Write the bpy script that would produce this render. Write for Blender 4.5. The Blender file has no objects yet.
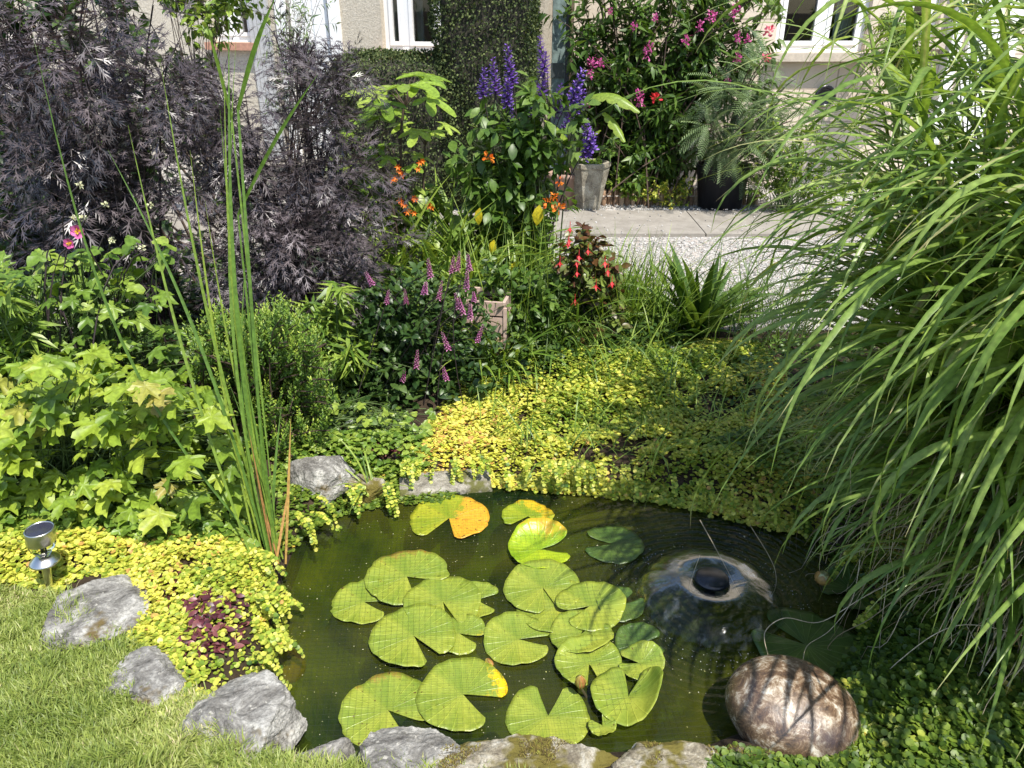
import bpy, bmesh, math
import numpy as np
from math import radians as R, sin, cos, pi
from mathutils import Vector, Matrix, noise as mnoise

rng = np.random.default_rng(7)
U = lambda a, b, n=None: rng.uniform(a, b, n)
SC = bpy.context.scene
COL = SC.collection

# ------------------------------------------------------------------ camera
CH, PITCH, FPX, CX, CY = 1.6, R(26), 773.0, 512, 384
cam = bpy.data.cameras.new('camera')
cam.sensor_width = 36
cam.lens = FPX / 1024 * 36
cam.clip_start = 0.05
cam.clip_end = 2000
camo = bpy.data.objects.new('camera', cam)
COL.objects.link(camo)
camo.location = (0, 0, CH)
camo.rotation_euler = (R(90) - PITCH, 0, 0)
SC.camera = camo
SC.render.resolution_x, SC.render.resolution_y = 1024, 768

# ------------------------------------------------------------------ light
SUN_AZ = math.atan2(0.50, -0.87)          # from +Y towards +X
SUN_EL = R(61)
sd = Vector((sin(SUN_AZ) * cos(SUN_EL), cos(SUN_AZ) * cos(SUN_EL), sin(SUN_EL)))
w = bpy.data.worlds.new('World')
SC.world = w
w.use_nodes = True
nt = w.node_tree
sky = nt.nodes.new('ShaderNodeTexSky')
sky.sky_type = 'NISHITA'
sky.sun_disc = False
sky.sun_elevation = SUN_EL
sky.sun_rotation = SUN_AZ
nt.links.new(sky.outputs[0], nt.nodes['Background'].inputs[0])
nt.nodes['Background'].inputs[1].default_value = 0.15
sl = bpy.data.lights.new('sun', 'SUN')
sl.energy = 4.6
sl.angle = R(0.55)
sl.color = (1.0, 0.95, 0.86)
so = bpy.data.objects.new('sun', sl)
COL.objects.link(so)
so.rotation_euler = sd.to_track_quat('Z', 'Y').to_euler()
SC.view_settings.view_transform = 'Standard'
SC.view_settings.look = 'None'
SC.view_settings.gamma = 1
SC.view_settings.exposure = 0.78
SC.view_settings.use_curve_mapping = False
SC.render.engine = 'CYCLES'
SC.cycles.max_bounces = 7
SC.cycles.transparent_max_bounces = 12
SC.cycles.diffuse_bounces = 3
SC.cycles.glossy_bounces = 3
SC.cycles.transmission_bounces = 4
SC.cycles.caustics_reflective = False
SC.cycles.caustics_refractive = False
SC.cycles.sample_clamp_indirect = 4
SC.cycles.use_denoising = True

# ------------------------------------------------------------------ pixel to world
def ray(px, py):
    a = (np.asarray(px, float) - CX) / FPX
    b = (CY - np.asarray(py, float)) / FPX
    return np.stack([a + 0 * b, cos(PITCH) + b * sin(PITCH) + 0 * a, -sin(PITCH) + b * cos(PITCH) + 0 * a], -1)
def G(px, py, z=0.0):
    d = ray(px, py)
    t = (z - CH) / d[..., 2:3]
    return np.array([0, 0, CH]) + d * t
def PY(px, py, Y):
    d = ray(px, py)
    t = np.asarray(Y, float)[..., None] / d[..., 1:2] if np.ndim(Y) else Y / d[..., 1:2]
    return np.array([0, 0, CH]) + d * t
def ppm(p):
    return FPX / (p[1] * cos(PITCH) - (p[2] - CH) * sin(PITCH))
def inpoly(x, y, poly):
    poly = np.asarray(poly, float)
    c = np.zeros(np.shape(x), bool)
    n = len(poly)
    for i in range(n):
        x1, y1 = poly[i]; x2, y2 = poly[(i + 1) % n]
        if y1 == y2: continue
        m = ((y1 > y) != (y2 > y)) & (x < (x2 - x1) * (y - y1) / (y2 - y1) + x1)
        c ^= m
    return c
def sdist(x, y, poly):
    """distance to the outline, positive inside"""
    poly = np.asarray(poly, float)
    d = np.full(np.shape(x), 1e9)
    n = len(poly)
    for i in range(n):
        a = poly[i]; b = poly[(i + 1) % n]
        ab = b - a
        t = np.clip(((x - a[0]) * ab[0] + (y - a[1]) * ab[1]) / (ab @ ab + 1e-12), 0, 1)
        d = np.minimum(d, np.hypot(x - a[0] - t * ab[0], y - a[1] - t * ab[1]))
    return np.where(inpoly(x, y, poly), d, -d)
_w = np.random.default_rng(3)
_WD = _w.normal(size=(10, 2)); _WP = _w.uniform(0, 6.28, 10)
def wob(x, y, f=1.0):
    s = 0
    for (a, b), p in zip(_WD, _WP):
        s = s + np.sin((a * x + b * y) * f + p)
    return s / 4.5
def smooth(a, b, x):
    t = np.clip((x - a) / (b - a), 0, 1)
    return t * t * (3 - 2 * t)
def samp(poly, n):
    poly = np.asarray(poly, float)
    lo, hi = poly.min(0), poly.max(0)
    out = np.zeros((0, 2))
    while len(out) < n:
        q = rng.uniform(lo, hi, (n * 2, 2))
        out = np.vstack([out, q[inpoly(q[:, 0], q[:, 1], poly)]])
    return out[:n]
def wpoly(px, z=0.0):
    p = np.asarray(px, float)
    return G(p[:, 0], p[:, 1], z)[:, :2]
def norm(v):
    return v / (np.linalg.norm(v, axis=-1, keepdims=True) + 1e-9)

# ------------------------------------------------------------------ mesh builder
class MB:
    def __init__(s):
        s.V = []; s.F = {3: [], 4: []}; s.M = {3: [], 4: []}; s.R = []; s.n = 0
    def addb(s, V, F, rnd=None, mat=0):
        V = np.asarray(V, float)
        if V.ndim == 2: V = V[None]
        N, k = V.shape[:2]
        if N == 0: return s
        if rnd is None: rnd = rng.random(N)
        rnd = np.broadcast_to(np.asarray(rnd, float).reshape(-1, 1) if np.ndim(rnd) <= 1 else rnd, (N, k))
        off = (s.n + np.arange(N) * k)[:, None, None]
        Fs = F if isinstance(F, list) else [F]
        for f in Fs:
            f = np.asarray(f, int)
            if len(f) == 0: continue
            c = f.shape[1]
            s.F[c].append((f[None] + off).reshape(-1, c))
            s.M[c].append(np.full(N * len(f), mat))
        s.V.append(V.reshape(-1, 3)); s.R.append(rnd.reshape(-1)); s.n += N * k
        return s
    def box(s, lo, hi, M=None, mat=0, rnd=0.5, taper=None):
        lo = np.asarray(lo, float); hi = np.asarray(hi, float)
        v = np.array([[x, y, z] for z in (0, 1) for y in (0, 1) for x in (0, 1)], float)
        v = lo + v * (hi - lo)
        if taper:
            c = (lo + hi) / 2
            v[4:, :2] = c[:2] + (v[4:, :2] - c[:2]) * taper
        if M is not None: v = M(v)
        s.addb(v, np.array([[0, 2, 3, 1], [4, 5, 7, 6], [0, 1, 5, 4], [2, 6, 7, 3], [0, 4, 6, 2], [1, 3, 7, 5]]), [rnd], mat)
        return s
    def lathe(s, prof, c=(0, 0, 0), n=32, mat=0, M=None, jit=0, arc=1.0):
        prof = np.asarray(prof, float)
        a = np.arange(n) / n * 2 * pi
        V = np.zeros((len(prof), n, 3))
        V[..., 0] = prof[:, :1] * np.cos(a); V[..., 1] = prof[:, :1] * np.sin(a); V[..., 2] = prof[:, 1:2]
        V = V.reshape(-1, 3)
        if M is not None: V = M(V)
        V = V + np.asarray(c)
        i = np.arange(len(prof) - 1)[:, None] * n; j = np.arange(n)[None]
        j2 = (j + 1) % n
        F = np.stack([i + j, i + j2, i + n + j2, i + n + j], -1).reshape(-1, 4)
        s.addb(V, F, [0.5], mat)
        return s
    def tubes(s, C, r, sides=4, mat=0, rnd=None):
        C = np.asarray(C, float)
        if C.ndim == 2: C = C[None]
        N, S = C.shape[:2]
        r = np.broadcast_to(np.asarray(r, float), (N, S)) if np.ndim(r) < 2 else r
        T = norm(np.gradient(C, axis=1))
        ref = np.where(np.abs(T[..., 2:3]) > .9, np.array([1., 0, 0]), np.array([0, 0, 1.]))
        A = norm(np.cross(T, ref)); B = np.cross(T, A)
        a = np.arange(sides) / sides * 2 * pi
        V = C[:, :, None] + r[:, :, None, None] * (A[:, :, None] * np.cos(a)[:, None] + B[:, :, None] * np.sin(a)[:, None])
        i = np.arange(S - 1)[:, None] * sides; j = np.arange(sides)[None]; j2 = (j + 1) % sides
        F = np.stack([i + j, i + j2, i + sides + j2, i + sides + j], -1).reshape(-1, 4)
        s.addb(V.reshape(N, -1, 3), F, rnd, mat)
        return s
    def scatter(s, T, pos, d, nrm, size, rnd=None, mat=0):
        """T = (verts, faces) with +Y along the leaf and +Z its face"""
        tv, tf = T
        pos = np.asarray(pos, float); N = len(pos)
        if N == 0: return s
        y = norm(np.broadcast_to(d, (N, 3))); x = norm(np.cross(y, np.broadcast_to(nrm, (N, 3)))); z = np.cross(x, y)
        size = np.asarray(size, float)
        sz = size[:, None, None] if size.ndim == 1 else size
        L = tv[None] * sz
        V = pos[:, None] + L[..., 0:1] * x[:, None] + L[..., 1:2] * y[:, None] + L[..., 2:3] * z[:, None]
        s.addb(V, tf, rnd, mat)
        return s
    def build(s, name, mats, parent=None, smooth=True, loc=None):
        me = bpy.data.meshes.new(name)
        V = np.concatenate(s.V) if s.V else np.zeros((0, 3))
        o0 = np.array(parent.location if parent is not None else (loc if loc is not None else (0, 0, 0)))
        if parent is not None and parent.parent is not None:
            o0 = o0 + np.array(parent.parent.location)
        V = V - o0
        f3 = np.concatenate(s.F[3]) if s.F[3] else np.zeros((0, 3), int)
        f4 = np.concatenate(s.F[4]) if s.F[4] else np.zeros((0, 4), int)
        mi = np.concatenate(s.M[3] + s.M[4]).astype(np.int32)
        loops = np.concatenate([f3.ravel(), f4.ravel()]).astype(np.int32)
        me.vertices.add(len(V)); me.vertices.foreach_set('co', V.astype(np.float32).ravel())
        me.loops.add(len(loops)); me.loops.foreach_set('vertex_index', loops)
        nf = len(f3) + len(f4)
        st = np.concatenate([np.arange(len(f3)) * 3, len(f3) * 3 + np.arange(len(f4)) * 4]).astype(np.int32)
        me.polygons.add(nf); me.polygons.foreach_set('loop_start', st)
        me.polygons.foreach_set('material_index', mi)
        me.update(calc_edges=True)
        me.polygons.foreach_set('use_smooth', np.full(nf, smooth))
        at = me.attributes.new('rnd', 'FLOAT', 'POINT')
        at.data.foreach_set('value', np.concatenate(s.R).astype(np.float32))
        for m in (mats if isinstance(mats, (list, tuple)) else [mats]): me.materials.append(m)
        o = bpy.data.objects.new(name, me)
        COL.objects.link(o)
        if parent is not None: o.parent = parent
        elif loc is not None: o.location = loc
        return o

def tag(o, label=None, cat=None, group=None, kind=None):
    if label: o['label'] = label
    if cat: o['category'] = cat
    if group: o['group'] = group
    if kind: o['kind'] = kind
    return o
def thing(name, loc, label, cat, group=None):
    o = bpy.data.objects.new(name, None)
    o.empty_display_size = .1
    COL.objects.link(o)
    o.location = tuple(float(v) for v in loc)
    return tag(o, label, cat, group)
def copy_part(src, parent, loc_world, euler=(0, 0, 0), scale=1.0):
    o = src.copy(); COL.objects.link(o); o.parent = parent
    place(o, parent, loc_world, euler, scale)
    return o
def place(o, parent, loc_world, euler=(0, 0, 0), scale=1.0):
    o.location = Vector([float(v) for v in loc_world]) - (parent.location if parent else Vector())
    o.rotation_euler = euler
    o.scale = (scale,) * 3 if np.ndim(scale) == 0 else scale

# ------------------------------------------------------------------ materials
def newmat(name):
    m = bpy.data.materials.new(name); m.use_nodes = True
    n = m.node_tree
    for x in list(n.nodes): n.nodes.remove(x)
    out = n.nodes.new('ShaderNodeOutputMaterial')
    return m, n, out
def node(n, t, **kw):
    x = n.nodes.new(t)
    for k, v in kw.items(): setattr(x, k, v)
    return x
def ramp(n, fac, stops):
    r = node(n, 'ShaderNodeValToRGB')
    e = r.color_ramp.elements
    while len(e) < len(stops): e.new(0.5)
    for q, (p, c) in zip(e, stops):
        q.position = p; q.color = (*c, 1)
    n.links.new(fac, r.inputs[0])
    return r.outputs[0]
def mixc(n, fac, a, b, mode='MIX'):
    m = node(n, 'ShaderNodeMix', data_type='RGBA', blend_type=mode)
    for s, v in ((m.inputs[0], fac), (m.inputs[6], a), (m.inputs[7], b)):
        if hasattr(v, 'links'): n.links.new(v, s)
        elif np.ndim(v): s.default_value = (*v, 1)
        else: s.default_value = v
    return m.outputs[2]
def mathn(n, op, a, b=None, c=None, clamp=False):
    m = node(n, 'ShaderNodeMath', operation=op, use_clamp=clamp)
    for i, v in enumerate((a, b, c)):
        if v is None: continue
        if hasattr(v, 'links'): n.links.new(v, m.inputs[i])
        else: m.inputs[i].default_value = v
    return m.outputs[0]
def noise(n, scale, detail=4, rough=.6, co=None, dist=0):
    x = node(n, 'ShaderNodeTexNoise')
    x.inputs['Scale'].default_value = scale; x.inputs['Detail'].default_value = detail
    x.inputs['Roughness'].default_value = rough; x.inputs['Distortion'].default_value = dist
    if co is not None: n.links.new(co, x.inputs['Vector'])
    return x.outputs['Fac']
def coords(n, kind='Object'):
    return node(n, 'ShaderNodeTexCoord').outputs[kind]
def princ(n, out, col, rough=.6, spec=.5, metal=0, bump=None, bstr=.5, bdist=.01):
    p = node(n, 'ShaderNodeBsdfPrincipled')
    for s, v in ((p.inputs['Base Color'], col), (p.inputs['Roughness'], rough)):
        if hasattr(v, 'links'): n.links.new(v, s)
        elif np.ndim(v): s.default_value = (*v, 1)
        else: s.default_value = v
    p.inputs['Specular IOR Level'].default_value = spec
    p.inputs['Metallic'].default_value = metal
    if bump is not None:
        b = node(n, 'ShaderNodeBump'); b.inputs['Strength'].default_value = bstr; b.inputs['Distance'].default_value = bdist
        n.links.new(bump, b.inputs['Height']); n.links.new(b.outputs[0], p.inputs['Normal'])
    if out is not None: n.links.new(p.outputs[0], out.inputs[0])
    return p
def leafmat(name, stops, rough=.45, trans=.35, spec=.45, tcol=(1.25, 1.2, .55), nscale=9):
    m, n, out = newmat(name)
    at = node(n, 'ShaderNodeAttribute', attribute_name='rnd')
    c = ramp(n, at.outputs['Fac'], stops)
    co = coords(n)
    nz = noise(n, nscale * 8, 2, .5, co)
    v = node(n, 'ShaderNodeMapRange'); n.links.new(nz, v.inputs[0])
    v.inputs[1].default_value = .3; v.inputs[2].default_value = .7; v.inputs[3].default_value = .72; v.inputs[4].default_value = 1.25
    c = mixc(n, 1.0, c, v.outputs[0], 'MULTIPLY')
    p = princ(n, None, c, rough, spec)
    tr = node(n, 'ShaderNodeBsdfTranslucent')
    tc = mixc(n, 1.0, c, tcol, 'MULTIPLY')
    n.links.new(tc, tr.inputs[0])
    mx = node(n, 'ShaderNodeMixShader'); mx.inputs[0].default_value = trans
    n.links.new(p.outputs[0], mx.inputs[1]); n.links.new(tr.outputs[0], mx.inputs[2])
    n.links.new(mx.outputs[0], out.inputs[0])
    return m
def plain(name, col, rough=.6, spec=.5, metal=0, var=.15, scale=30, bstr=.2, bdist=.004):
    m, n, out = newmat(name)
    nz = noise(n, scale, 5, .6, coords(n))
    a = tuple(v * (1 - var) for v in col); b = tuple(min(1, v * (1 + var)) for v in col)
    c = ramp(n, nz, [(.3, a), (.7, b)])
    princ(n, out, c, rough, spec, metal, nz, bstr, bdist)
    return m

def leafstops(dark, mid, light, rare=None):
    s = [(0, dark), (.45, mid), (.85, light)]
    if rare: s = [(0, dark), (.45, mid), (.9, light), (.97, rare)]
    return s

# ------------------------------------------------------------------ leaf templates (unit length, +Y)
def ovate(wd=.5, st=(0, .25, .55, .8, 1), pr=(.05, .75, 1, .6, 0.02), fold=.12, droop=.25):
    V = []; F = []
    for t, p in zip(st, pr):
        z = -droop * t * t
        V += [(0, t, z), (-wd / 2 * p, t - .02, z + fold * p * wd), (wd / 2 * p, t - .02, z + fold * p * wd)]
    for i in range(len(st) - 1):
        a = i * 3
        F += [(a, a + 3, a + 4, a + 1), (a, a + 2, a + 5, a + 3)]
    return np.array(V), np.array(F)
def lance(wd=.2, droop=.3): return ovate(wd, (0, .4, 1), (.3, 1, .02), .1, droop)
def tiny(wd=.6):
    return np.array([(0, 0, 0), (-wd / 2, .5, .06), (0, 1, -.08), (wd / 2, .5, .06)]), np.array([(0, 3, 2, 1)])
def roundleaf(n=7, cup=.12):
    V = [(0, .5, -cup * .5)]
    for i in range(n):
        a = i / n * 2 * pi - pi / 2
        V.append((.5 * cos(a), .5 + .5 * sin(a), cup * .3 * (i % 2)))
    return np.array(V), np.array([(0, 1 + i, 1 + (i + 1) % n) for i in range(n)])
def polar(rad, n=36, crease=.05, droop=.15, y0=.28):
    """leaf whose outline is r(theta) about the petiole; theta=0 is the tip"""
    V = [(0, y0, 0)]; V2 = []
    for i in range(n):
        th = -pi + (i + .5) / n * 2 * pi
        r, hi = rad(th)
        for k in (.5, 1.0):
            x, y = r * k * sin(th), y0 + r * k * cos(th)
            V2.append((x, y, crease * hi * k - droop * (r * k) ** 2))
    V += V2
    F3 = []; F4 = []
    for i in range(n):
        j = (i + 1) % n
        if i == n - 1: continue
        F3.append((0, 1 + 2 * j, 1 + 2 * i))
        F4.append((1 + 2 * i, 1 + 2 * j, 2 + 2 * j, 2 + 2 * i))
    return np.array(V), [np.array(F3), np.array(F4)]
def lobed(lobes=5, depth=.4, spread=2.1, teeth=.06, sharp=1.0, base=.45):
    c = np.linspace(-spread, spread, lobes)
    L = 1 - .38 * np.abs(c) / spread
    def rad(th):
        d = np.abs(th - c)
        k = d.argmin()
        w = spread / (lobes - 1)
        f = 1 - min(1, d[k] / w) ** sharp
        r = L[k] * ((1 - depth) + depth * f)
        r *= 1 - teeth + teeth * (1 if int((th + 10) * 9) % 2 else -1)
        if abs(th) > spread + w * .8: r *= base
        return r * .72, -1 + 2 * min(1, d[k] / w)
    return rad
MAPLE = polar(lobed(5, .5, 2.0, .07), 44)
SOFTLOBE = polar(lobed(3, .35, 1.5, .08), 30)
FIG = polar(lobed(5, .72, 2.0, .0, 1.8), 48, .04, .25)
OVATE = ovate(.55)
OVAL_S = ovate(.6, (0, .5, 1), (.2, 1, .05), .1, .2)
LANCE = lance()
ROUND = roundleaf()
TINY = tiny()
def lace():
    V = []; F = []
    def strip(a, b, wd):
        a = np.array(a); b = np.array(b); d = b - a; d = d / np.linalg.norm(d)
        s = np.array([-d[1], d[0]]) * wd
        m = a + (b - a) * .45
        pts = [a, m - s, b, m + s]
        k = len(V)
        for q in pts:
            V.append((q[0], q[1], -.22 * (q[0] ** 2 + q[1] ** 2) - .10 * abs(q[0])))
        F.append((k, k + 1, k + 2, k + 3))
    def leaflet(o, ang, L):
        o = np.array(o); d = np.array([sin(ang), cos(ang)])
        strip(o, o + d * L, .021)
        for t in (.3, .55):
            for s in (-1, 1):
                a2 = ang + s * .5
                strip(o + d * L * t, o + d * L * t + np.array([sin(a2), cos(a2)]) * L * .48 * (1.1 - t * .6), .012)
    strip((0, 0), (0, .7), .008)
    for t, L in ((.3, .46), (.6, .44)):
        for s in (-1, 1): leaflet((0, t), s * .95, L)
    leaflet((0, .66), 0, .5)
    return np.array(V), np.array(F)
LACE = lace()
def pinnate(n=14, L=.16, wd=.03):
    V = []; F = []
    for i in range(n):
        t = .12 + .88 * i / n
        l = L * (1 - abs(t - .5) * .9)
        for s in (-1, 1):
            k = len(V)
            z = -.35 * t * t
            a = np.array((0, t)); b = a + np.array((s * l, .05))
            V += [(a[0], a[1] - wd / 2, z), (b[0], b[1] - wd / 3, z - .05), (b[0], b[1] + wd / 3, z - .05), (a[0], a[1] + wd / 2, z)]
            F.append((k, k + 1, k + 2, k + 3) if s > 0 else (k, k + 3, k + 2, k + 1))
    return np.array(V), np.array(F)
PINN = pinnate()
PETAL = ovate(.6, (0, .5, .85, 1), (.35, 1, .8, .25), .12, -.2)

# ------------------------------------------------------------------ ribbons, stems
def ribbons(mb, P, az, el, L, wd, bend, nseg=9, fold=.25, wander=None, rnd=None, mat=0, pw=1.3, base=.45, tipw=.55, rib=0, tipb=0):
    P = np.asarray(P, float); N = len(P)
    az = np.broadcast_to(az, N).astype(float); el = np.broadcast_to(el, N); L = np.broadcast_to(L, N)
    wd = np.broadcast_to(wd, N); bend = np.broadcast_to(bend, N)
    t = np.linspace(0, 1, nseg + 1)
    if wander is None: wander = rng.normal(0, .15, N)
    E = el[:, None] - bend[:, None] * t[None] ** pw
    A = az[:, None] + wander[:, None] * t[None]
    D = np.stack([np.cos(E) * np.cos(A), np.cos(E) * np.sin(A), np.sin(E)], -1)
    st = (D[:, :-1] + D[:, 1:]) / 2 * (L / nseg)[:, None, None]
    C = np.concatenate([P[:, None], P[:, None] + np.cumsum(st, 1)], 1)
    S = np.stack([-np.sin(A), np.cos(A), np.zeros_like(A)], -1)
    tw = rng.normal(0, .5, N)[:, None] * t[None]
    Nn = np.cross(D, S)
    S2 = S * np.cos(tw)[..., None] + Nn * np.sin(tw)[..., None]
    N2 = np.cross(D, S2)
    prof = np.minimum(base + (1 - base) * np.minimum(t / .3, 1), np.maximum(0.02, 1 - np.maximum(0, (t - tipw) / (1 - tipw)) ** 1.6))
    W = (wd[:, None] * prof[None] / 2)[..., None]
    V = np.stack([C - S2 * W - N2 * W * fold, C, C + S2 * W - N2 * W * fold], 2).reshape(N, -1, 3)
    i = np.arange(nseg)[:, None] * 3
    F = np.concatenate([i + np.array([[0, 1, 4, 3]]), i + np.array([[1, 2, 5, 4]])])
    if rib:
        r0 = np.broadcast_to(rng.random(N) if rnd is None else rnd, N)
        rr = np.minimum(.93, r0)[:, None, None] + np.array([0, rib, 0])[None, None] + np.zeros((N, nseg + 1, 1))
        dead = (rng.random(N) < tipb)[:, None, None] * smooth(.78, 1, t)[None, :, None]
        rnd = np.clip(rr * (1 - dead) + dead * 1.0, 0, 1).reshape(N, -1)
    mb.addb(V, F, rnd, mat)
    return C
def stems_to(base, T, S=7, up=.55, spread=.04):
    T = np.asarray(T, float); N = len(T)
    base = np.broadcast_to(base, (N, 3)) + np.c_[rng.normal(0, spread, (N, 2)), np.zeros(N)]
    h = T[:, 2] - base[:, 2]
    c = base * .6 + T * .4; c[:, 2] = base[:, 2] + h * (.5 + up * .5)
    c[:, :2] += rng.normal(0, .04, (N, 2))
    t = np.linspace(0, 1, S)[None, :, None]
    return base[:, None] * (1 - t) ** 2 + 2 * c[:, None] * t * (1 - t) + T[:, None] * t ** 2
def at_t(C, t):
    """points and tangents of curves C (N,S,3) at t (N,M)"""
    S = C.shape[1]
    f = np.clip(t, 0, .999) * (S - 1); i = f.astype(int); f = (f - i)[..., None]
    n = np.arange(len(C))[:, None]
    a, b = C[n, i], C[n, i + 1]
    return a * (1 - f) + b * f, norm(b - a)
def canopy(poly, Y0, Y1, n, zmin=.02):
    q = samp(poly, n)
    p = PY(q[:, 0], q[:, 1], U(Y0, Y1, n))
    p[:, 2] = np.maximum(p[:, 2], zmin)
    return p
def twigs(C, M, L, tlo=.4, spread=.8, up=.3, S=4, droop=.15):
    N = len(C)
    t = U(tlo, 1, (N, M))
    p, d = at_t(C, t)
    p = p.reshape(-1, 3); d = d.reshape(-1, 3)
    dd = norm(d * .6 + rng.normal(0, spread, d.shape) * .7 + np.array([0, 0, up]))
    LL = L * U(.5, 1.2, len(p))
    s = np.linspace(0, 1, S)[None, :, None]
    K = p[:, None] + dd[:, None] * s * LL[:, None, None]
    K[..., 2] -= droop * LL[:, None] * s[..., 0] ** 2
    return K
def leaves_on(mb, K, n, T, s0, s1, tlo=.1, fwd=.5, side=1.0, droop=.2, upn=1.0, jn=.45, rnd=None, mat=0, rpatch=None, zmin=None):
    N = len(K)
    t = (np.arange(n)[None] + U(0, 1, (N, n))) / n * (1 - tlo) + tlo
    p, d = at_t(K, t)
    p = p.reshape(-1, 3); d = d.reshape(-1, 3)
    r = rng.normal(0, 1, p.shape); r -= d * (r * d).sum(1, keepdims=True); r = norm(r)
    ld = norm(d * fwd + r * side + np.array([0, 0, -droop]))
    nn = norm(np.array([0, 0, upn]) + rng.normal(0, jn, p.shape) + np.array(sd) * .3)
    sz = U(s0, s1, len(p))
    if rnd is None: rn = rng.random(len(p))
    else: rn = np.clip(rnd(p) + rng.normal(0, .18, len(p)), 0, 1)
    if zmin is not None:
        k = p[:, 2] > zmin
        p, ld, nn, sz, rn = p[k], ld[k], nn[k], sz[k], rn[k]
    mb.scatter(T, p, ld, nn, sz, rn, mat)
    return p

# ================================================================== GROUND, LAWN, GRAVEL, POND
WZ = -0.09
POND_PX = [(252, 700), (262, 650), (268, 600), (284, 560), (300, 528), (330, 508), (368, 492), (420, 480), (500, 474), (560, 476),
           (640, 482), (700, 490), (760, 505), (815, 530), (862, 572), (880, 620), (872, 668), (820, 712), (735, 742), (700, 756),
           (600, 760), (470, 760), (440, 762), (350, 766), (300, 762), (268, 735)]
POND = wpoly(POND_PX, WZ)
def H(x, y):
    d = sdist(x, y, POND)
    z = 0.02 * wob(x, y, 1.3)
    z = z * smooth(.9, 2.2, y) + .05 * smooth(2.9, 3.4, y) * (1 - smooth(3.6, 3.95, y)) * (.7 + .5 * wob(x, y, 2.1))
    z = z * (1 - smooth(3.85, 4.2, y) * (x > -.9))
    z = np.where(y > 5.5, 0, z)
    z = z * (1 - smooth(-.25, 0, d)) - .05 * smooth(-.09, 0, d)
    return z - smooth(-.02, .08, d) * .12 - smooth(.06, .45, d) * .34

m_soil, n, out = newmat('soil')
co = coords(n)
nz = noise(n, 14, 8, .7, co)
c = ramp(n, nz, [(.3, (.018, .012, .008)), (.55, (.05, .035, .022)), (.8, (.09, .065, .04))])
princ(n, out, c, .95, .2, bump=nz, bstr=.9, bdist=.03)
m_bed, n, out = newmat('pond_bed_algae')
nz = noise(n, 5, 6, .65, coords(n), .5)
c = ramp(n, nz, [(.3, (.035, .045, .006)), (.5, (.12, .15, .015)), (.72, (.30, .29, .03))])
princ(n, out, c, .8, .2, bump=nz, bstr=.7, bdist=.05)

def far(a, b, step, lo, hi):
    mid = np.arange(a, b + 1e-6, step)
    L = [a]; s = step
    while L[-1] > lo: s *= 1.35; L.append(L[-1] - s)
    Rr = [b]; s = step
    while Rr[-1] < hi: s *= 1.35; Rr.append(Rr[-1] + s)
    return np.concatenate([L[::-1][:-1], mid, Rr[1:]])
def gridmesh(xs, ys, zf, keep=None):
    X, Y = np.meshgrid(xs, ys)
    Z = zf(X, Y)
    nx = len(xs)
    i = (np.arange(len(ys) - 1)[:, None] * nx + np.arange(nx - 1)[None]).ravel()
    F = np.stack([i, i + 1, i + nx + 1, i + nx], -1)
    V = np.stack([X, Y, Z], -1).reshape(-1, 3)
    if keep is not None:
        cc = V[F].mean(1)
        F = F[keep(cc[:, 0], cc[:, 1])]
        u, inv = np.unique(F.ravel(), return_inverse=True)
        V = V[u]; F = inv.reshape(-1, 4)
    return V, F
V, F = gridmesh(far(-1.6, 1.9, .03, -400, 400), far(.9, 3.4, .03, -200, 600), H)
cc = V[F].mean(1)
inp = (sdist(cc[:, 0], cc[:, 1], POND) > .05)
mb = MB(); mb.addb(V, F[~inp], [.5], 0)
mb.F[4].append(F[inp]); mb.M[4].append(np.ones(inp.sum(), int))
tag(mb.build('ground', [m_soil, m_bed]), kind='structure')

# lawn
LAWN_PX = [(-260, 560), (-20, 585), (60, 600), (84, 612), (130, 640), (172, 680), (215, 708), (262, 752), (305, 764), (460, 776)]
LAWN = np.vstack([wpoly(LAWN_PX), [[.2, 1.14], [.75, 1.06], [1.4, .7], [9, 0], [9, -8], [-9, -8], [-9, 2.2]]])
m_lawn, n, out = newmat('lawn_turf')
co = coords(n)
nz = noise(n, 120, 4, .7, co); nb = noise(n, 3, 3, .6, co)
c = ramp(n, nz, [(.3, (.05, .075, .016)), (.55, (.12, .16, .035)), (.8, (.22, .24, .07))])
c = mixc(n, nb, c, (.16, .17, .05))
princ(n, out, c, .9, .2, bump=nz, bstr=.8, bdist=.02)
V, F = gridmesh(np.r_[-9:-1.5:.25, -1.5:1.5:.03, 1.5:9:.25], np.r_[-8:.6:.2, .6:2.3:.03], lambda x, y: H(x, y) + .004, lambda x, y: inpoly(x, y, LAWN))
tag(MB().addb(V, F, [.5]).build('lawn', m_lawn), kind='structure')
m_grass = leafmat('grass_blades', [(0, (.13, .19, .03)), (.5, (.27, .33, .07)), (.85, (.40, .43, .14)), (.96, (.56, .50, .28))], .5, .35)
N = 125000
q = samp(np.vstack([wpoly(LAWN_PX), [[.2, 1.14], [.75, 1.06], [1.1, .95], [1.1, .8], [-1.7, .9], [-1.7, 2.0]]]), N)
q = q + rng.normal(0, .012, q.shape)
hh = .022 + .012 * wob(q[:, 0], q[:, 1], 6) + .012 * (wob(q[:, 0], q[:, 1], 23) > .4)
mb = MB()
rn = np.clip(.45 + .28 * wob(q[:, 0], q[:, 1], 9) + rng.normal(0, .2, N), 0, 1)
clump = wob(q[:, 0] + 3, q[:, 1], 14) * 2.2
ribbons(mb, np.c_[q, H(q[:, 0], q[:, 1])], U(0, 2 * pi, N) * .6 + clump, U(.5, 1.5, N), np.maximum(.016, hh * 1.2) * U(.6, 1.7, N), U(.0016, .0032, N), U(.2, 1.4, N), 3, 0, rnd=rn)
tag(mb.build('lawn_grass', m_grass), kind='stuff')

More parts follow.
